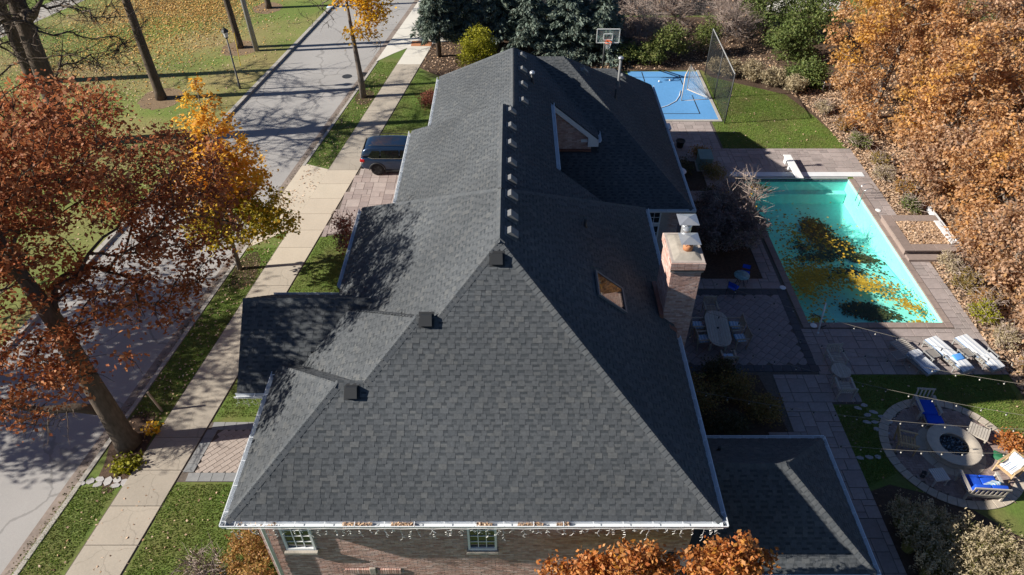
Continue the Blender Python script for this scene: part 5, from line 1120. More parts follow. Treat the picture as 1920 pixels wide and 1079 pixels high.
def tree(name, label, trunk, lobes, ntips, nleaf, lsize, lmat, bark, rtip=.012, sig=.45, cat='tree', group=None, seed=0, shell=.45, up=.2, leaf_parts=None, twigs=0, tlen=.7, upbias=.4, bend=.25):
    global NR
    NR = np.random.default_rng(seed + 100); root = thing(name, label, cat, trunk[0][:3], 0, group); o0 = np.array(trunk[0][:3])
    tips = in_lobes(lobes, ntips, shell); sk = skeleton(trunk, tips, rtip, bend, up, seed); b = MB()
    for pts, r in sk: b.tube([p - o0 for p in pts], r, 9 if r[0] > .12 else (5 if r[0] > .03 else 3))
    b.build('trunk', bark, root, True)
    if twigs:
        w = []; rg = np.random.default_rng(seed)
        for pts, r in sk[1:]:
            for _ in range(twigs):
                k = rg.integers(1, len(pts)); p = np.array(pts[k]); d = np.array(pts[k]) - np.array(pts[k - 1]); d = d / (np.linalg.norm(d) + 1e-6) + rg.normal(size=3) * .55; d /= np.linalg.norm(d); L = tlen * rg.uniform(.4, 1.2); m = p + d * L * .5 + rg.normal(size=3) * .06; e = m + d * L * .5 + rg.normal(size=3) * .12; s_ = np.cross(d, rg.normal(size=3)); s_ /= np.linalg.norm(s_); u_ = np.cross(s_, d); th = .015
                for v_ in (s_, u_):
                    w.append([p - v_ * th, p + v_ * th, m + v_ * th * .7, m - v_ * th * .7]); w.append([m - v_ * th * .7, m + v_ * th * .7, e + v_ * th * .3, e - v_ * th * .3])
        stuff(polys('twigs', np.array(w) - o0, bark if twigs else bark, root))
    if nleaf:
        if leaf_parts is None: leaf_parts = [(lobes, lmat, 'crown')]
        for lb, lm, nm in leaf_parts:
            tp = tips if lb is lobes else tips[[any((((t - np.array(l[:3])) / np.array(l[3:6])) ** 2).sum() < 1.02 for l in lb) for t in tips]]
            C = np.repeat(tp, nleaf, 0) + NR.normal(size=(len(tp) * nleaf, 3)) * sig * np.array([1, 1, .7]); C[:, 2] = np.maximum(C[:, 2], .05)
            stuff(polys(nm, leaf_quads(C, lsize, upbias) - o0, lm, root))
    return root
# ---- the rust-red oak over the street, bottom left
oakL = [(-14.6, 17.6, 12.2, 3.4, 3.2, 2.2), (-11.4, 19.6, 9.4, 2.7, 2.8, 2.0), (-17.5, 16.6, 10.4, 3.4, 3.2, 2.6), (-12.9, 16.9, 6.9, 2.2, 2.0, 1.3), (-15.4, 21.2, 10.2, 3.2, 2.8, 2.3), (-12.2, 22.6, 8.4, 2.5, 2.0, 1.6), (-17.4, 15.6, 6.2, 2.4, 1.8, 1.3), (-18.6, 20.0, 8.8, 3.0, 3.0, 2.2)]
oakL += [(-14.8, 14.4, 10.2, 2.3, 1.9, 1.7), (-15.2, 12.2, 10.0, 2.2, 1.8, 1.5), (-13.6, 15.3, 5.0, 1.3, 1.1, .8), (-15.2, 14.3, 5.4, 1.6, 1.2, .9), (-11.6, 18.2, 5.9, 1.2, 1.1, .7), (-16.9, 14.3, 7.0, 1.8, 1.5, 1.0), (-14.3, 15.2, 6.2, 1.9, 1.4, 1.1), (-11.7, 19.3, 7.0, 1.9, 1.8, 1.2), (-16.4, 18.2, 7.6, 2.4, 2.2, 1.3)]
tree('oak_tree', 'rust red oak with a thick trunk beside the sidewalk', [(-14.75, 16.7, 0, .52), (-14.82, 16.72, .5, .42), (-14.85, 16.75, 2.2, .37), (-14.95, 16.8, 4.2, .33), (-15.0, 16.9, 6.0, .30), (-15.4, 17.1, 8.2, .21), (-15.6, 17.3, 10.5, .12)], oakL, 820, 64, .15, L_oak, barkM, .012, .26, seed=1, shell=.5, twigs=4, tlen=.5)
# low bare limb that reaches over the street
b = MB(); o0 = Vector((-14.75, 16.7, 0)); limb = [(-14.85, 16.7, 2.0), (-15.8, 16.55, 2.35), (-16.9, 16.3, 2.5), (-18.2, 16.4, 2.9), (-20.2, 16.2, 3.6)]; b.tube([Vector(p) - o0 for p in limb], [.2, .17, .14, .1, .05], 8)
rg = random.Random(8)
for k in range(26):
    p = Vector(limb[1]).lerp(Vector(limb[3]), rg.random()); d = Vector((rg.uniform(-.5, .6), rg.uniform(-1.1, -.1), rg.uniform(-.5, .2))).normalized(); L = rg.uniform(.6, 1.5); m1 = p + d * L * .5 + Vector((0, 0, .1)); e = m1 + (d + Vector((rg.uniform(-.5, .5), rg.uniform(-.4, .2), rg.uniform(-.3, .1)))) * L * .5; b.tube([p - o0, m1 - o0, e - o0], [.022, .014, .005], 4)
    for j in range(5): q = m1.lerp(e, rg.random()); b.tube([q - o0, q - o0 + Vector((rg.uniform(-.4, .4), rg.uniform(-.4, .1), rg.uniform(-.25, .15)))], [.008, .003], 3)
b.build('low_limb', barkM, [o for o in bpy.data.objects if o.name == 'oak_tree'][0], True)
# ---- park oak outside the left edge: only its shade on the street and verge is in view
tree('oak_tree', 'oak on the park side whose shade falls across the street', [(-30, 19.0, 0, .4), (-30, 19.0, 2.5, .32), (-29.9, 19.1, 5, .26), (-29.7, 19.3, 9, .12)], [(-30, 18.5, 7.5, 4.5, 4.5, 2.8), (-27.5, 21.5, 6.0, 3, 3, 2.0), (-28, 16.5, 5.6, 2.6, 2.2, 1.7), (-30, 23.5, 7.0, 3.5, 2.8, 2.4)], 300, 80, .19, L_oak, barkM, .014, .42, seed=4, shell=.55)
# ---- gold young oak
gl1 = [(-13.1, 27.5, 8.0, .95, .95, 1.9), (-13.0, 27.4, 6.2, 1.45, 1.4, 1.5), (-13.9, 27.2, 5.0, 1.6, 1.6, 1.3), (-12.2, 27.6, 5.2, 1.2, 1.3, 1.2)]
gl2 = [(-12.4, 27.0, 3.6, 2.3, 1.9, 1.1), (-11.5, 27.6, 2.9, 1.5, 1.4, .9), (-13.8, 26.6, 3.1, 1.6, 1.3, .9)]
tree('young_oak', 'young oak turning gold above and green below, beside the street', [(-13.52, 27.28, 0, .13), (-13.5, 27.3, 1.8, .10), (-13.3, 27.4, 4, .075), (-13.1, 27.5, 7, .04), (-13.0, 27.5, 9.6, .015)], gl1 + gl2, 340, 44, .17, L_gold, barkG, .008, .2, seed=2, shell=.5, leaf_parts=[(gl1, L_gold, 'crown'), (gl2, L_ygrn, 'lower_crown')])
# ---- yellow maple at the top, half bare
yl = [(-9.2, 46.6, 6.6, 1.5, 1.6, 1.5), (-9.9, 46.2, 4.6, .9, .9, .9), (-10.6, 46.6, 7.6, 1.2, 1.2, 1.3)]
tree('yellow_maple', 'half bare maple with a clump of bright yellow leaves', [(-10.35, 46.1, 0, .24), (-10.35, 46.1, 1.4, .2), (-10.4, 46.15, 2.6, .17), (-10.5, 46.2, 4.6, .12), (-10.6, 46.3, 7.5, .06)], yl + [(-12.2, 46.0, 6.2, 1.6, 1.6, 1.8), (-8.9, 45.9, 4.2, 1.0, 1.0, .9), (-10.5, 46, 8.6, 2.2, 2.2, 1.2)], 120, 60, .2, L_yel, barkG, .012, .36, seed=3, leaf_parts=[(yl, L_yel, 'crown')], twigs=2, tlen=.7)
# ---- bare park trees
def bare(label, trunk, lobes, n, seed, tw=6): return tree('bare_tree', label, trunk, lobes, n, 0, 0, None, barkM, .024, seed=seed, shell=.6, twigs=tw, tlen=1.1, up=.12, group='bare trees of the park', bend=.55)
bare('huge bare tree in the park with many crooked limbs', [(-27.7, 39.7, 0, .72), (-27.7, 39.7, .8, .58), (-27.6, 39.8, 4, .52), (-27.4, 39.9, 7.5, .46), (-27.3, 40, 11, .3), (-27.3, 40, 14, .1)], [(-27, 38.5, 8.2, 4.5, 3.5, 2.4), (-31.0, 41, 8, 3.5, 3.5, 2.8), (-28, 41, 13, 4, 4, 2.2), (-23.2, 38.4, 5.6, 2.8, 2.8, 1.6), (-25, 41, 5.0, 3, 2.4, 1.6), (-31, 38.5, 5.5, 3, 2.4, 1.8), (-24.5, 37.0, 4.6, 2.2, 1.8, 1.2), (-22.5, 40.5, 7.5, 2.4, 2.4, 1.4)], 230, 11, 10)
bare('bare tree with a straight dark trunk beside the street corner of the lawn', [(-24.35, 45.9, 0, .40), (-24.35, 45.9, .6, .33), (-24.4, 45.9, 4, .29), (-24.5, 46, 8, .23), (-24.7, 46, 12.5, .08)], [(-26.6, 45.5, 6.8, 2.8, 2.3, 1.8), (-24.5, 46, 11.5, 4.2, 4.2, 2.5), (-22.8, 46.5, 7.0, 1.9, 1.8, 1.4), (-28.6, 45, 6.2, 2.2, 2, 1.5)], 120, 12, 9)
bare('bare tree standing behind the lamp post', [(-21.4, 54.7, 0, .3), (-21.4, 54.7, .5, .26), (-21.6, 54.7, 5, .22), (-21.8, 54.8, 9, .12)], [(-22, 55, 9.5, 3.8, 3.8, 2.6), (-20, 55.5, 7.5, 2.2, 2.2, 1.5)], 70, 13, 5)
bare('bare tree farthest up the street edge', [(-21.4, 63.4, 0, .3), (-21.4, 63.4, .5, .26), (-21.5, 63.4, 5, .22), (-21.6, 63.4, 9, .12)], [(-21.5, 63.4, 9, 4, 4, 2.6), (-18, 63, 8, 3, 3, 1.8)], 70, 14, 4)
bare('bare tree left of the huge one at the photo edge', [(-34.5, 48.5, 0, .5), (-34.5, 48.5, 1, .42), (-34.4, 48.5, 6, .35), (-34.2, 48.6, 11, .15)], [(-34, 47.5, 9, 4.5, 4, 3.5), (-31, 47, 7, 3, 3, 2)], 60, 15, 6)
# ---- orange trees on the right
OR = [((23.8, 43.0), 10.5, 3.9, L_org, 'broad orange maple behind the lawn corner'), ((30.5, 47.5), 13.5, 5.0, L_tan, 'tall tan orange maple at the upper right corner'), ((24.9, 36.8), 9.0, 3.7, L_org, 'orange maple standing level with the diving board'), ((33.0, 39.5), 12.5, 4.8, L_tan, 'tan brown maple with pale bare limbs near the right edge'), ((25.2, 30.2), 7.2, 3.2, L_org, 'orange maple overhanging the spa'), ((31.0, 33.0), 10.5, 4.6, L_tan, 'tan orange maple right of the spa'), ((26.3, 25.2), 6.2, 3.0, L_tan, 'low tan orange maple at the right edge beside the loungers'), ((36.0, 46), 14, 5, L_tan, 'tan maple before the white neighbouring house'), ((28.5, 54.0), 13.0, 5.0, L_org, 'orange maple at the top behind the evergreens'), ((28.8, 41.0), 11.5, 4.2, L_tan, 'tan maple in the middle of the orange trees'), ((24.2, 33.8), 4.6, 2.2, L_tan, 'small tan maple between the spa and the diving board'), ((24.2, 26.6), 4.4, 2.2, L_tan, 'small tan maple just below the spa'), ((24.4, 22.4), 4.4, 2.3, L_tan, 'small tan maple right of the loungers')]
for i, ((x, y), h, r, lm, lab) in enumerate(OR):
    rg = random.Random(40 + i); lb = [(x, y, h * .66, r * .78, r * .78, h * .27)]
    for k in range(9): a = k * 1.4 + rg.uniform(-.3, .3); hh = (.16, .3, .5)[k % 3]; lb.append((x + r * .66 * math.cos(a), y + r * .66 * math.sin(a), h * (hh + rg.uniform(-.03, .08)), r * .46, r * .46, h * .13))
    tree('maple_tree', lab, [(x, y, 0, .26), (x, y, .8, .2), (x + .1, y, h * .25, .17), (x + rg.uniform(-.4, .4), y + rg.uniform(-.4, .4), h * .5, .12), (x + .2, y, h * .75, .06)], lb, int(160 + 26 * h), 52, .17, lm, barkG, .011, .23, seed=20 + i, shell=.40, group='autumn maples on the right', twigs=3 if lm is L_tan else 1, tlen=.6, upbias=.15)
# ---- copper-leaved trees in front of the house wall
for i, (lab, x, y, h, lobes) in enumerate((('copper leaved tree at the foot of the brick wall, wider one', 2.4, 9.05, 3.4, [(3.1, 9.15, 5.05, .85, .45, .65), (2.2, 9.15, 4.75, .8, .45, .5), (1.35, 9.15, 4.5, .7, .45, .4), (3.8, 9.15, 4.7, .5, .4, .6), (2.75, 9.2, 5.6, .22, .2, .3), (3.5, 9.2, 5.65, .2, .2, .28), (1.9, 9.2, 5.15, .2, .2, .25), (4.2, 9.2, 5.2, .2, .2, .25)]), ('copper leaved tree beside the side wing roof', 5.4, 8.95, 4.0, [(5.45, 9.05, 5.7, .6, .4, .65), (6.0, 9.05, 5.35, .6, .4, .6), (4.9, 9.05, 5.2, .5, .4, .55), (5.4, 9.0, 4.8, .9, .4, .5), (5.75, 9.1, 6.3, .22, .2, .3), (5.1, 9.1, 5.9, .22, .2, .25), (6.5, 9.1, 5.6, .22, .2, .3), (4.45, 9.1, 5.5, .2, .2, .25)]))):
    tree('copper_tree', lab, [(x, y, 0, .07), (x, y, 1.5, .06), (x + .1, y, 3, .04), (x + .15, y, 4.2, .02)], lobes, 240, 20, .12, L_beech, barkG, .005, .1, seed=60 + i, shell=.5, group='copper leaved trees at the front wall', upbias=.2)
# ---- shrubs
def shrub(name, label, c, r, n, size, lm, seed, cat='shrub', group=None, bark=twigM, ntip=60, sig=.16, twigs=0, lumps=5, z0=.1, up=.1, tlen=.4):
    rg = random.Random(seed); x, y = c; rx, ry, rz = r; lb = [(x, y, z0 + rz, rx * .75, ry * .75, rz * .85)]
    for k in range(lumps): a = k * 6.283 / lumps + rg.uniform(-.4, .4); lb.append((x + rx * .55 * math.cos(a), y + ry * .55 * math.sin(a), z0 + rz * rg.uniform(.6, 1.15), rx * .45, ry * .45, rz * .6))
    return tree(name, label, [(x, y, 0, .04), (x, y, .15, .035), (x, y, .3 * rz + .1, .025)], lb, ntip, max(1, n // ntip) if n else 0, size, lm, bark, .005, sig, cat, group, seed, .45, up, None, twigs, tlen)
shrub('hydrangea_shrub', 'dried tan hydrangea at the left corner of the brick wall', (-8.25, 11.75), (1.05, 1.25, .95), 6500, .085, L_hyd, 71, ntip=130, sig=.1, z0=.25)
shrub('hydrangea_shrub', 'dried hydrangea left of the gutter corner by the wall', (-7.75, 10.3), (.75, .8, 1.0), 3600, .085, L_hyd, 72, ntip=70, sig=.1, z0=.4)
shrub('bare_shrub', 'thin bare shrub on the lawn left of the dried hydrangea', (-9.9, 11.3), (.9, .7, .6), 90, .06, L_plume, 73, ntip=45, twigs=8)
shrub('red_maple_shrub', 'small reddish maple half hidden by the left eave', (-8.1, 28.6), (1.0, 1.0, 1.2), 1500, .12, L_red, 74, twigs=4, ntip=70)
shrub('barberry_shrub', 'round dark red shrub at the left house corner beyond the car', (-5.4, 44.0), (.9, .9, .75), 4200, .08, L_red, 75, ntip=90)
shrub('hosta_plant', 'yellow hosta clump at the foot of the rust red oak', (-14.25, 15.75), (.42, .35, .10), 260, .15, L_cham, 76, cat='plant', ntip=40, z0=.02); shrub('hosta_plant', 'small yellow plant beside the kerb side of the oak', (-14.1, 17.3), (.22, .22, .1), 90, .15, L_yel, 77, cat='plant', ntip=20, z0=.02); shrub('hosta_plant', 'green yellow seedling at the edge of the mulch ring', (-14.6, 15.55), (.22, .2, .12), 140, .14, L_cham, 78, cat='plant', ntip=15, z0=.02)
shrub('golden_shrub', 'rounded bright yellow green shrub behind the ridge', (-2.5, 50.2), (1.55, 1.5, 1.9), 9000, .12, L_cham, 79, ntip=150, sig=.2)
shrub('dark_shrub', 'large dark shrub with pale bare twigs beside the chimney', (10.95, 29.3), (1.85, 2.6, 1.55), 20000, .10, L_purple, 80, ntip=300, twigs=2, sig=.16)
shrub('bare_shrub', 'pale bare twiggy shrub leaning toward the pool', (11.6, 30.4), (1.5, 1.9, 1.7), 30, .12, L_yel, 81, ntip=80, twigs=10, tlen=.8, z0=.3)
for i, (lab, x, y, r, lm) in enumerate((('dark bronze shrub nearest the house wall in the shaded bed', 7.2, 18.6, (1.2, 1.2, .55), L_bronze), ('bronze green shrub in the middle of the shaded bed', 8.9, 19.2, (1.0, .8, .5), L_bronze), ('rounded olive shrub at the path side of the shaded bed', 9.9, 18.0, (.75, .8, .55), L_bronze), ('brown shrub at the terrace edge of the shaded bed', 8.6, 20.1, (.7, .4, .45), L_dark), ('low dark shrub at the back of the small side roof', 8.2, 17.4, (1.1, .5, .4), L_dark))): shrub('bed_shrub', lab, (x, y), r, 3200, .08, lm, 82 + i, group='shrubs in the shaded bed', ntip=80)
for i, (lab, x, y, r, lm) in enumerate((('dry plant below the green generator box', 11.7, 35.6, (.7, .6, .45), L_bronze), ('dry plant behind the green generator box', 11.5, 38.0, (.5, .35, .35), L_hyd), ('dark plant beside the white garden table', 10.0, 36.2, (.7, .9, .4), L_dark), ('upright dark plant left of the twiggy shrub', 11.0, 33.0, (.45, .7, .6), L_dark))): shrub('bed_plant', lab, (x, y), r, 1500, .09, lm, 90 + i, cat='plant', ntip=45)
shrub('brown_shrub', 'small dry brown shrub on the right of the paved circle', (19.05, 16.5), (.55, .45, .3), 1500, .09, L_beech, 95, ntip=50)
for i, (lab, x, y, r, n) in enumerate((('green broadleaf bush behind the court', 11.9, 52.6, (1.8, 1.2, 1.5), 5200), ('pale green bush left of the ball net', 10.4, 51.6, (1.1, .9, .8), 2600), ('green bush behind the ball net', 14.9, 53.5, (1.2, 1.1, 1.5), 2800), ('dark green low bush behind the rear wing', 8.6, 52.0, (1.4, .9, .7), 2600))): shrub('hedge_bush', lab, (x, y), r, n, .13, L_hedge, 100 + i, group='bushes behind the court', ntip=90, sig=.2)
for i, (lab, x, y, r) in enumerate((('pale plumed grass left of the rear lawn', 15.8, 49.6, (.9, .7, .65)), ('pale plumed grass at the back middle of the rear lawn', 17.3, 49.0, (1.0, .8, .7)), ('pale plumed grass right of the middle behind the rear lawn', 18.6, 48.0, (.9, .8, .65)), ('pale plumed grass nearest the white garden chair', 19.8, 46.9, (.75, .8, .6)), ('pale plumed grass at the foot of the ball net', 15.0, 50.3, (.6, .6, .5)))): shrub('plume_shrub', lab, (x, y), r, 3600, .11, L_plume, 110 + i, group='pale plumed grasses behind the lawn', ntip=90, sig=.14)
for i, (lab, x, y, r, h) in enumerate((('tall dark yew at the top centre right', 20.5, 57.0, 2.4, 8.5), ('green yew right of the pale grasses', 21.0, 52.3, 1.7, 4.6), ('low green juniper beside the white garden chair', 20.9, 48.2, 1.3, 1.7), ('dark yew behind the orange maple', 23.6, 55.5, 2.2, 7.5))):
    lb = [(x, y, h * .35, r, r, h * .35), (x + .4, y, h * .7, r * .7, r * .7, h * .28)] + [(x + r * .6 * math.cos(k * 1.3), y + r * .6 * math.sin(k * 1.3), h * (.15 + .1 * k), r * .55, r * .55, h * .16) for k in range(5)]
    tree('yew_tree', lab, [(x, y, 0, .14), (x, y, h * .3, .1), (x, y, h * .6, .06), (x, y, h * .85, .03)], lb, 220, 42, .15, L_yew, barkM, .008, .26, seed=120 + i, group='evergreens at the top right', upbias=.1)
# bare brown thickets at the top
for i, (lab, x, y, r) in enumerate((('leafless brown thicket right of the basketball hoop', 9.6, 54.5, (2.2, 1.6, 2.0)), ('leafless brown thicket above the green bush', 13.0, 57.5, (2.4, 1.6, 2.0)), ('leafless brown thicket behind the ball net', 17.0, 55.5, (2.4, 2.0, 1.8)), ('leafless brown thicket before the forecourt', 18.3, 59.2, (2.2, 1.4, 2.0)), ('leafless thicket at the far road left end', 8.0, 58.8, (2.0, 1.4, 2.2)))): shrub('bare_thicket', lab, (x, y), r, 260, .13, L_tan, 130 + i, group='leafless thickets at the far road', ntip=110, twigs=12, tlen=1.0, bark=twigM)
# groundcover plants in the right-hand bed
RB = [('tan withered plant right of the grass clumps, nearest the photo bottom', 21.8, 12.5, L_hyd), ('bronze withered plant beside the fire pit lawn', 21.7, 15.4, L_bronze), ('pale dry plant at the corner of the fire pit lawn', 21.6, 18.0, L_plume), ('tan withered plant level with the last lounger', 21.9, 20.3, L_hyd), ('pale dry plant just beyond the last lounger', 21.6, 22.0, L_plume), ('yellow green plant at the near right pool corner', 21.45, 23.6, L_cham), ('tan withered plant beyond the yellow green one', 22.2, 24.6, L_hyd), ('bronze plant half way up the right pool edge', 21.7, 25.8, L_bronze), ('pale flowering dry plant below the spa step', 21.6, 27.2, L_plume), ('green low plant above the spa rim', 21.9, 32.4, L_hedge), ('tan withered plant opposite the pool ladder', 22.2, 34.0, L_hyd), ('pale dry plant beyond the pool ladder', 21.7, 35.6, L_plume), ('bronze plant right of the cover housing', 22.1, 37.2, L_bronze), ('green low plant at the right lawn corner', 21.6, 39.3, L_hedge), ('tan withered plant at the right lawn edge', 21.5, 41.5, L_hyd), ('pale dry plant below the juniper', 20.9, 44.0, L_plume)]
for i, (lab, x, y, lm) in enumerate(RB):
    rg = random.Random(300 + i); shrub('bed_plant', lab, (x, y), (rg.uniform(.55, .85), rg.uniform(.6, .95), rg.uniform(.3, .55)), 2000, .09, lm, 320 + i, cat='plant', group='plants in the leafy right bed', ntip=60, twigs=3, sig=.1)
# ---- spruces
def spruce(label, x, y, h, r, z0, seed, group='blue green spruces behind the house'):
    global NR
    NR = np.random.default_rng(seed); rg = random.Random(seed); root = thing('spruce_tree', label, 'tree', (x, y, 0), 0, group); b = MB(); b.tube([(0, 0, 0), (0, 0, h * .5), (0, 0, h)], [.2, .13, .02], 8); C = []; D = []
    z = z0
    while z < h - .3:
        f = 1 - (z - 0) / h; L = r * f ** .85 + .15
        for k in range(rg.randint(7, 10)):
            a = rg.uniform(0, 6.283); l = L * rg.uniform(.65, 1.12); dr = rg.uniform(.08, .28); e = Vector((l * math.cos(a), l * math.sin(a), z - dr * l + .05 * l)); s_ = Vector((0, 0, z)); mid = s_.lerp(e, .5) + Vector((0, 0, -.04 * l)); b.tube([s_, mid, e + Vector((0, 0, .06 * l))], [.03, .02, .008], 3)
            n = int(14 + 26 * l)
            for q in range(n):
                t = rg.uniform(.18, 1.0) ** .8; p = s_.lerp(e, t); sd = rg.uniform(-1, 1) * .38 * l * (1.05 - t) ** .6 + rg.uniform(-.06, .06); p = p + Vector((-math.sin(a) * sd, math.cos(a) * sd, rg.uniform(-.12, .08))); C.append(p); D.append((math.cos(a) - math.sin(a) * sd * 1.6, math.sin(a) + math.cos(a) * sd * 1.6, -.25 + rg.uniform(-.2, .2)))
        z += rg.uniform(.24, .40)
    b.build('trunk', barkM, root, True); C = np.array(C); D = np.array(D)
    V = np.concatenate([leaf_quads(C, .34, .6, .34, dirs=D), leaf_quads(C + NR.normal(size=C.shape) * .07, .26, .3, .36, dirs=D)]); stuff(polys('crown', V, L_spr, root))
for i, (lab, x, y, h, r, z0) in enumerate((('spruce nearest the street with bare lower trunk', -5.6, 53.0, 6.8, 2.5, 2.0), ('spruce second from the street with bare lower trunk', -3.6, 54.2, 7.2, 2.7, 1.8), ('spruce behind the yellow green shrub', -1.0, 54.5, 7.2, 2.9, 1.5), ('blue spruce above the ridge end', 1.4, 53.6, 6.8, 2.8, 1.4), ('blue spruce left of the basketball hoop', 4.2, 53.0, 6.2, 2.9, .6), ('blue spruce directly behind the basketball hoop', 6.8, 52.9, 5.4, 2.9, .4), ('back row spruce farthest left', -4.6, 58.2, 6.5, 3, .4), ('back row spruce in the middle', -.3, 58.4, 6.5, 3.2, .4), ('back row spruce on the right', 4.4, 57.6, 5.6, 3.2, .4))): spruce(lab, x, y, h, r, z0, 400 + i)
# ---- tall ornamental grasses, bottom right
def grass_clump(label, x, y, h, r, seed):
    global NR
    NR = np.random.default_rng(seed); root = thing('ornamental_grass', label, 'grass', (x, y, 0), 0, 'tall plumed grasses near the fire pit'); n = 420; a = NR.uniform(0, 6.283, n); rr = r * NR.uniform(0, 1, n) ** .6; base = np.stack([rr * .35 * np.cos(a), rr * .35 * np.sin(a), np.zeros(n)], 1); H = h * NR.uniform(.6, 1.05, n); top = np.stack([rr * np.cos(a), rr * np.sin(a), H], 1) + NR.normal(size=(n, 3)) * .05; mid = (base + top) / 2 + np.stack([-.1 * np.cos(a), -.1 * np.sin(a), .12 * H], 1); t = np.stack([-np.sin(a), np.cos(a), np.zeros(n)], 1) * .012
    V = np.concatenate([np.stack([base - t, base + t, mid + t, mid - t], 1), np.stack([mid - t, mid + t, top + t * .3, top - t * .3], 1)]); stuff(polys('blades', V, L_blade, root))
    k = top[NR.choice(n, int(n * .30))]; C = np.repeat(k, 12, 0); C = C + NR.normal(size=C.shape) * np.array([.05, .05, .12]); stuff(polys('plumes', leaf_quads(C, .085, .1, .4), L_plume, root))
spots = [(13.5, 13.3), (14.3, 13.0), (15.1, 12.6), (13.4, 12.4), (14.2, 12.0), (15.0, 11.7), (15.8, 11.9), (13.5, 11.3), (14.4, 11.0), (15.3, 10.8), (16.2, 11.0), (13.8, 10.2), (14.9, 9.9), (16.0, 9.8), (16.9, 11.4), (17.0, 10.2), (18.6, 11.2)]
for i, (x, y) in enumerate(spots): grass_clump('tall pale plumed grass clump, number %d of those between path and fire pit, counted from the far left' % (i + 1), x, y, .95 if y > 12.5 else 1.3, .6, 500 + i)
# ================================================================== scattered leaves and grass (nobody could count them)
def poly_pts(poly, n):
    P = np.array(poly); lo, hi = P.min(0), P.max(0); out = np.zeros((0, 2))
    while len(out) < n:
        q = NR.uniform(lo, hi, (n * 2, 2)); ins = np.zeros(len(q), bool); j = len(P) - 1
        for i in range(len(P)):
            c = ((P[i, 1] > q[:, 1]) != (P[j, 1] > q[:, 1])) & (q[:, 0] < (P[j, 0] - P[i, 0]) * (q[:, 1] - P[i, 1]) / (P[j, 1] - P[i, 1] + 1e-12) + P[i, 0]); ins ^= c; j = i
        out = np.concatenate([out, q[ins]])
    return out[:n]
def litter(name, label, areas, lm, size, z=.02, lift=.03, cat='leaves'):
    C = []
    for poly, n in areas: p = poly_pts(poly, n); C.append(np.concatenate([p, z + NR.uniform(0, lift, (n, 1))], 1))
    C = np.concatenate(C); return stuff(polys(name, leaf_quads(C, size, 1.6, .7), lm), label, cat)
NR = np.random.default_rng(77)
def R4(x0, x1, y0, y1): return [(x0, y0), (x1, y0), (x1, y1), (x0, y1)]
litter('fallen_leaves', 'pale fallen leaves strewn over the park lawn', [([(-45, 28), (-22, 28), (-17, 62), (-45, 62)], 7000), ([(-40, 44), (-26, 44), (-24, 52), (-40, 52)], 1800)], L_litter, .10)
gp = np.concatenate([NR.normal((cx, cy), (sx_, sy_), (n, 2)) for cx, cy, sx_, sy_, n in ((-31, 65, 3.4, 5.0, 15000), (-26, 63, 2.0, 3.6, 4500), (-30, 55, 4.0, 2.6, 3200), (-33, 50, 4.5, 3.5, 1800))]); gp = gp[gp[:, 0] < -25.9 + SK * gp[:, 1]]
stuff(polys('fallen_leaves', leaf_quads(np.concatenate([gp, .02 + NR.uniform(0, .03, (len(gp), 1))], 1), .12, 1.6, .7), L_litterY), 'golden carpet of fallen leaves at the back of the park lawn', 'leaves')
litter('fallen_leaves', 'thick tan fallen leaves covering the right-hand bed', [(R4(20.97, 24.5, 9, 28.2), 16000), (R4(22.9, 26, 28, 32), 3000), (R4(20.97, 25, 31.6, 39), 7500), ([(20.7, 39), (25, 39), (24, 50), (19.5, 47.2), (20.4, 43)], 6000), (R4(24, 34, 20, 50), 12000)], L_litter, .12)
litter('fallen_leaves', 'brown fallen leaves under the spruces and behind the court', [([(-7, 51), (-4, 48.3), (2, 48.3), (8.4, 50.6), (14, 50.7), (20, 47), (20.5, 60), (-5.5, 60)], 9000)], L_litter, .12)
litter('fallen_leaves', 'leaf litter in the street gutter along the near kerb', [([(sx(-18.5, 8), 8), (sx(-18.18, 8), 8), (sx(-18.18, 54), 54), (sx(-18.5, 54), 54)], 2200)], L_dark, .05, -.10, .01)
litter('fallen_leaves', 'a few fallen leaves on the front lawn and verge', [([(-16.3, 9), (-8, 9), (-8, 14.8), (-15.3, 14.8)], 260), ([(sx(-17.9, 16), 16), (sx(-16.5, 16), 16), (sx(-16.5, 50), 50), (sx(-17.9, 50), 50)], 900), ([(13.5, 39), (20.5, 39), (19, 46), (14, 48.5)], 160), (R4(13, 20.5, 14, 20), 160)], L_litter, .09)
litter('fallen_leaves', 'leaves heaped inside the raised spa', [(R4(20.36, 22.4, 28.86, 30.84), 2600)], L_litter, .13, .315, .05)
litter('gutter_leaves', 'brown leaves lying in the long front gutter', [(R4(-4.35, -3.6, 9.72, 9.83), 260), (R4(-3.1, -2.5, 9.72, 9.83), 200), (R4(-.9, -.5, 9.72, 9.83), 140), (R4(.15, .8, 9.72, 9.83), 160), (R4(1.15, 1.5, 9.72, 9.83), 110), (R4(-7.2, -6.0, 9.72, 9.83), 26)], L_litter, .055, 5.9, .06)
litter('gutter_leaves', 'brown leaves lying in the side wing gutter', [(R4(7.4, 9.9, 9.68, 9.78), 160)], L_litter, .055, 3.22, .05)
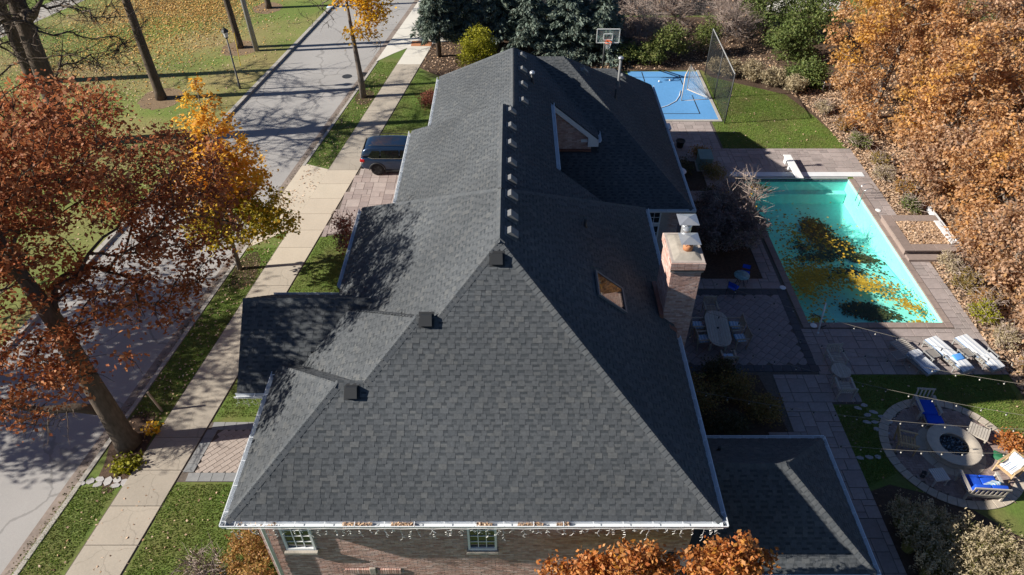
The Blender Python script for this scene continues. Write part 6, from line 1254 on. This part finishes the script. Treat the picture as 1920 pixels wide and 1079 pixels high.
# leaves on and under the pool water
def blob(cx, cy, rx, ry, n, rot=0.0):
    a = NR.uniform(0, 6.283, n); r = np.abs(NR.normal(0, .5, n)); x, y = rx * r * np.cos(a), ry * r * np.sin(a); c, s = math.cos(rot), math.sin(rot); return np.stack([cx + x * c - y * s, cy + x * s + y * c], 1)
def clipp(p): return p[(p[:, 0] > PX0 + .06) & (p[:, 0] < PX1 - .06) & (p[:, 1] > PY0 + .06) & (p[:, 1] < PY1 - .1)]
p = clipp(np.concatenate([blob(15.0, 26.8, 1.9, 1.9, 1300, .3), blob(14.2, 26.6, 1.0, 2.8, 900), blob(17.2, 26.4, 2.4, 1.0, 750, -.35), blob(18.7, 24.8, 1.3, .7, 260, -.8), blob(16.6, 29.6, 2.6, 2.8, 190), blob(15.0, 30.5, 1.8, 2.8, 260), blob(14.1, 34.9, .8, .6, 420), blob(14.0, 23.8, .6, .5, 110), blob(18.8, 23.6, .7, .25, 70)]))
stuff(polys('floating_leaves', leaf_quads(np.concatenate([p, np.full((len(p), 1), -.152) + NR.uniform(0, .008, (len(p), 1))], 1), .125, 9, .75), L_float), 'yellow and brown leaves floating on the pool water', 'leaves')
def zfloor(y): yy = y - PY0; return np.where(yy < 3.4, ZS, np.where(yy < 7.6, ZS + (yy - 3.4) / 4.2 * (ZD - ZS), ZD))
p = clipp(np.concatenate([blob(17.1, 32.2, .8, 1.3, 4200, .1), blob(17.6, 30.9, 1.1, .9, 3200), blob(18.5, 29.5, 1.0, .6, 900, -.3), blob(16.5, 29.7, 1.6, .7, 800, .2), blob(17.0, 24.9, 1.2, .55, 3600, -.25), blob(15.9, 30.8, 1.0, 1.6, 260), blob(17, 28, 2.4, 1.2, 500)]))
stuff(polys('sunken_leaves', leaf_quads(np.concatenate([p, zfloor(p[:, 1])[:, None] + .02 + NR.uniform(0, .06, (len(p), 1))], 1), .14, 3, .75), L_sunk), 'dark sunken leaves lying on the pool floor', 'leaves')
# short grass blades over the lawns
def blades(name, label, areas, lm, hgt=.055):
    B = []
    for poly, n in areas: p = poly_pts(poly, n); B.append(np.concatenate([p, np.zeros((n, 1))], 1))
    B = np.concatenate(B); n = len(B); a = NR.uniform(0, 6.283, n); t = np.stack([np.cos(a), np.sin(a), np.zeros(n)], 1) * .018; tip = B + NR.normal(size=(n, 3)) * .03; tip[:, 2] = hgt * NR.uniform(.5, 1.2, n); return stuff(polys(name, np.stack([B - t, B + t, tip], 1), lm), label, 'grass')
G1 = leafmat('grass_tufts', [(.13, .225, .03), (.18, .27, .045), (.095, .17, .024), (.26, .28, .08), (.15, .24, .038)], .3, .2, .5, cols2=(.17, .14, .06), c2scale=.6, c2lo=.5, c2hi=.75)
blades('grass', 'short green lawn grass around the house and garden', [([(-13.0, 8), (-7, 8), (-7, 14.9), (-12.4, 14.9)], 26000), ([(-17.0, 8), (-15.4, 8), (-14.4, 14.8), (-16.0, 14.8)], 7000), ([(sx(-17.9, 18), 18), (sx(-16.48, 18), 18), (sx(-16.48, 29), 29), (sx(-17.9, 29), 29)], 9000), ([(sx(-14.5, 18), 18), (-8, 18), (-8, 30), (sx(-14.5, 30), 30)], 16000), ([(sx(-14.5, 38.6), 38.6), (-4, 38.6), (-4, 47), (sx(-14.5, 50), 50)], 12000), ([(sx(-17.9, 37), 37), (sx(-16.48, 37), 37), (sx(-16.48, 52), 52), (sx(-17.9, 52), 52)], 7000), ([(13.42, 39.02), (20.94, 39.02), (20.6, 41), (20.2, 43), (19.2, 46.4), (14.4, 49.3), (13.9, 49.0), (13.86, 42.5), (13.12, 42.5), (13.12, 39.02)], 30000), ([(14.25, 20.2), (20.7, 20.2), (20.9, 12), (18, 12), (19.3, 16.4), (17.6, 18.9), (15, 18.4), (13, 18.6), (13, 14.8), (14.3, 15.4)], 24000)], G1)
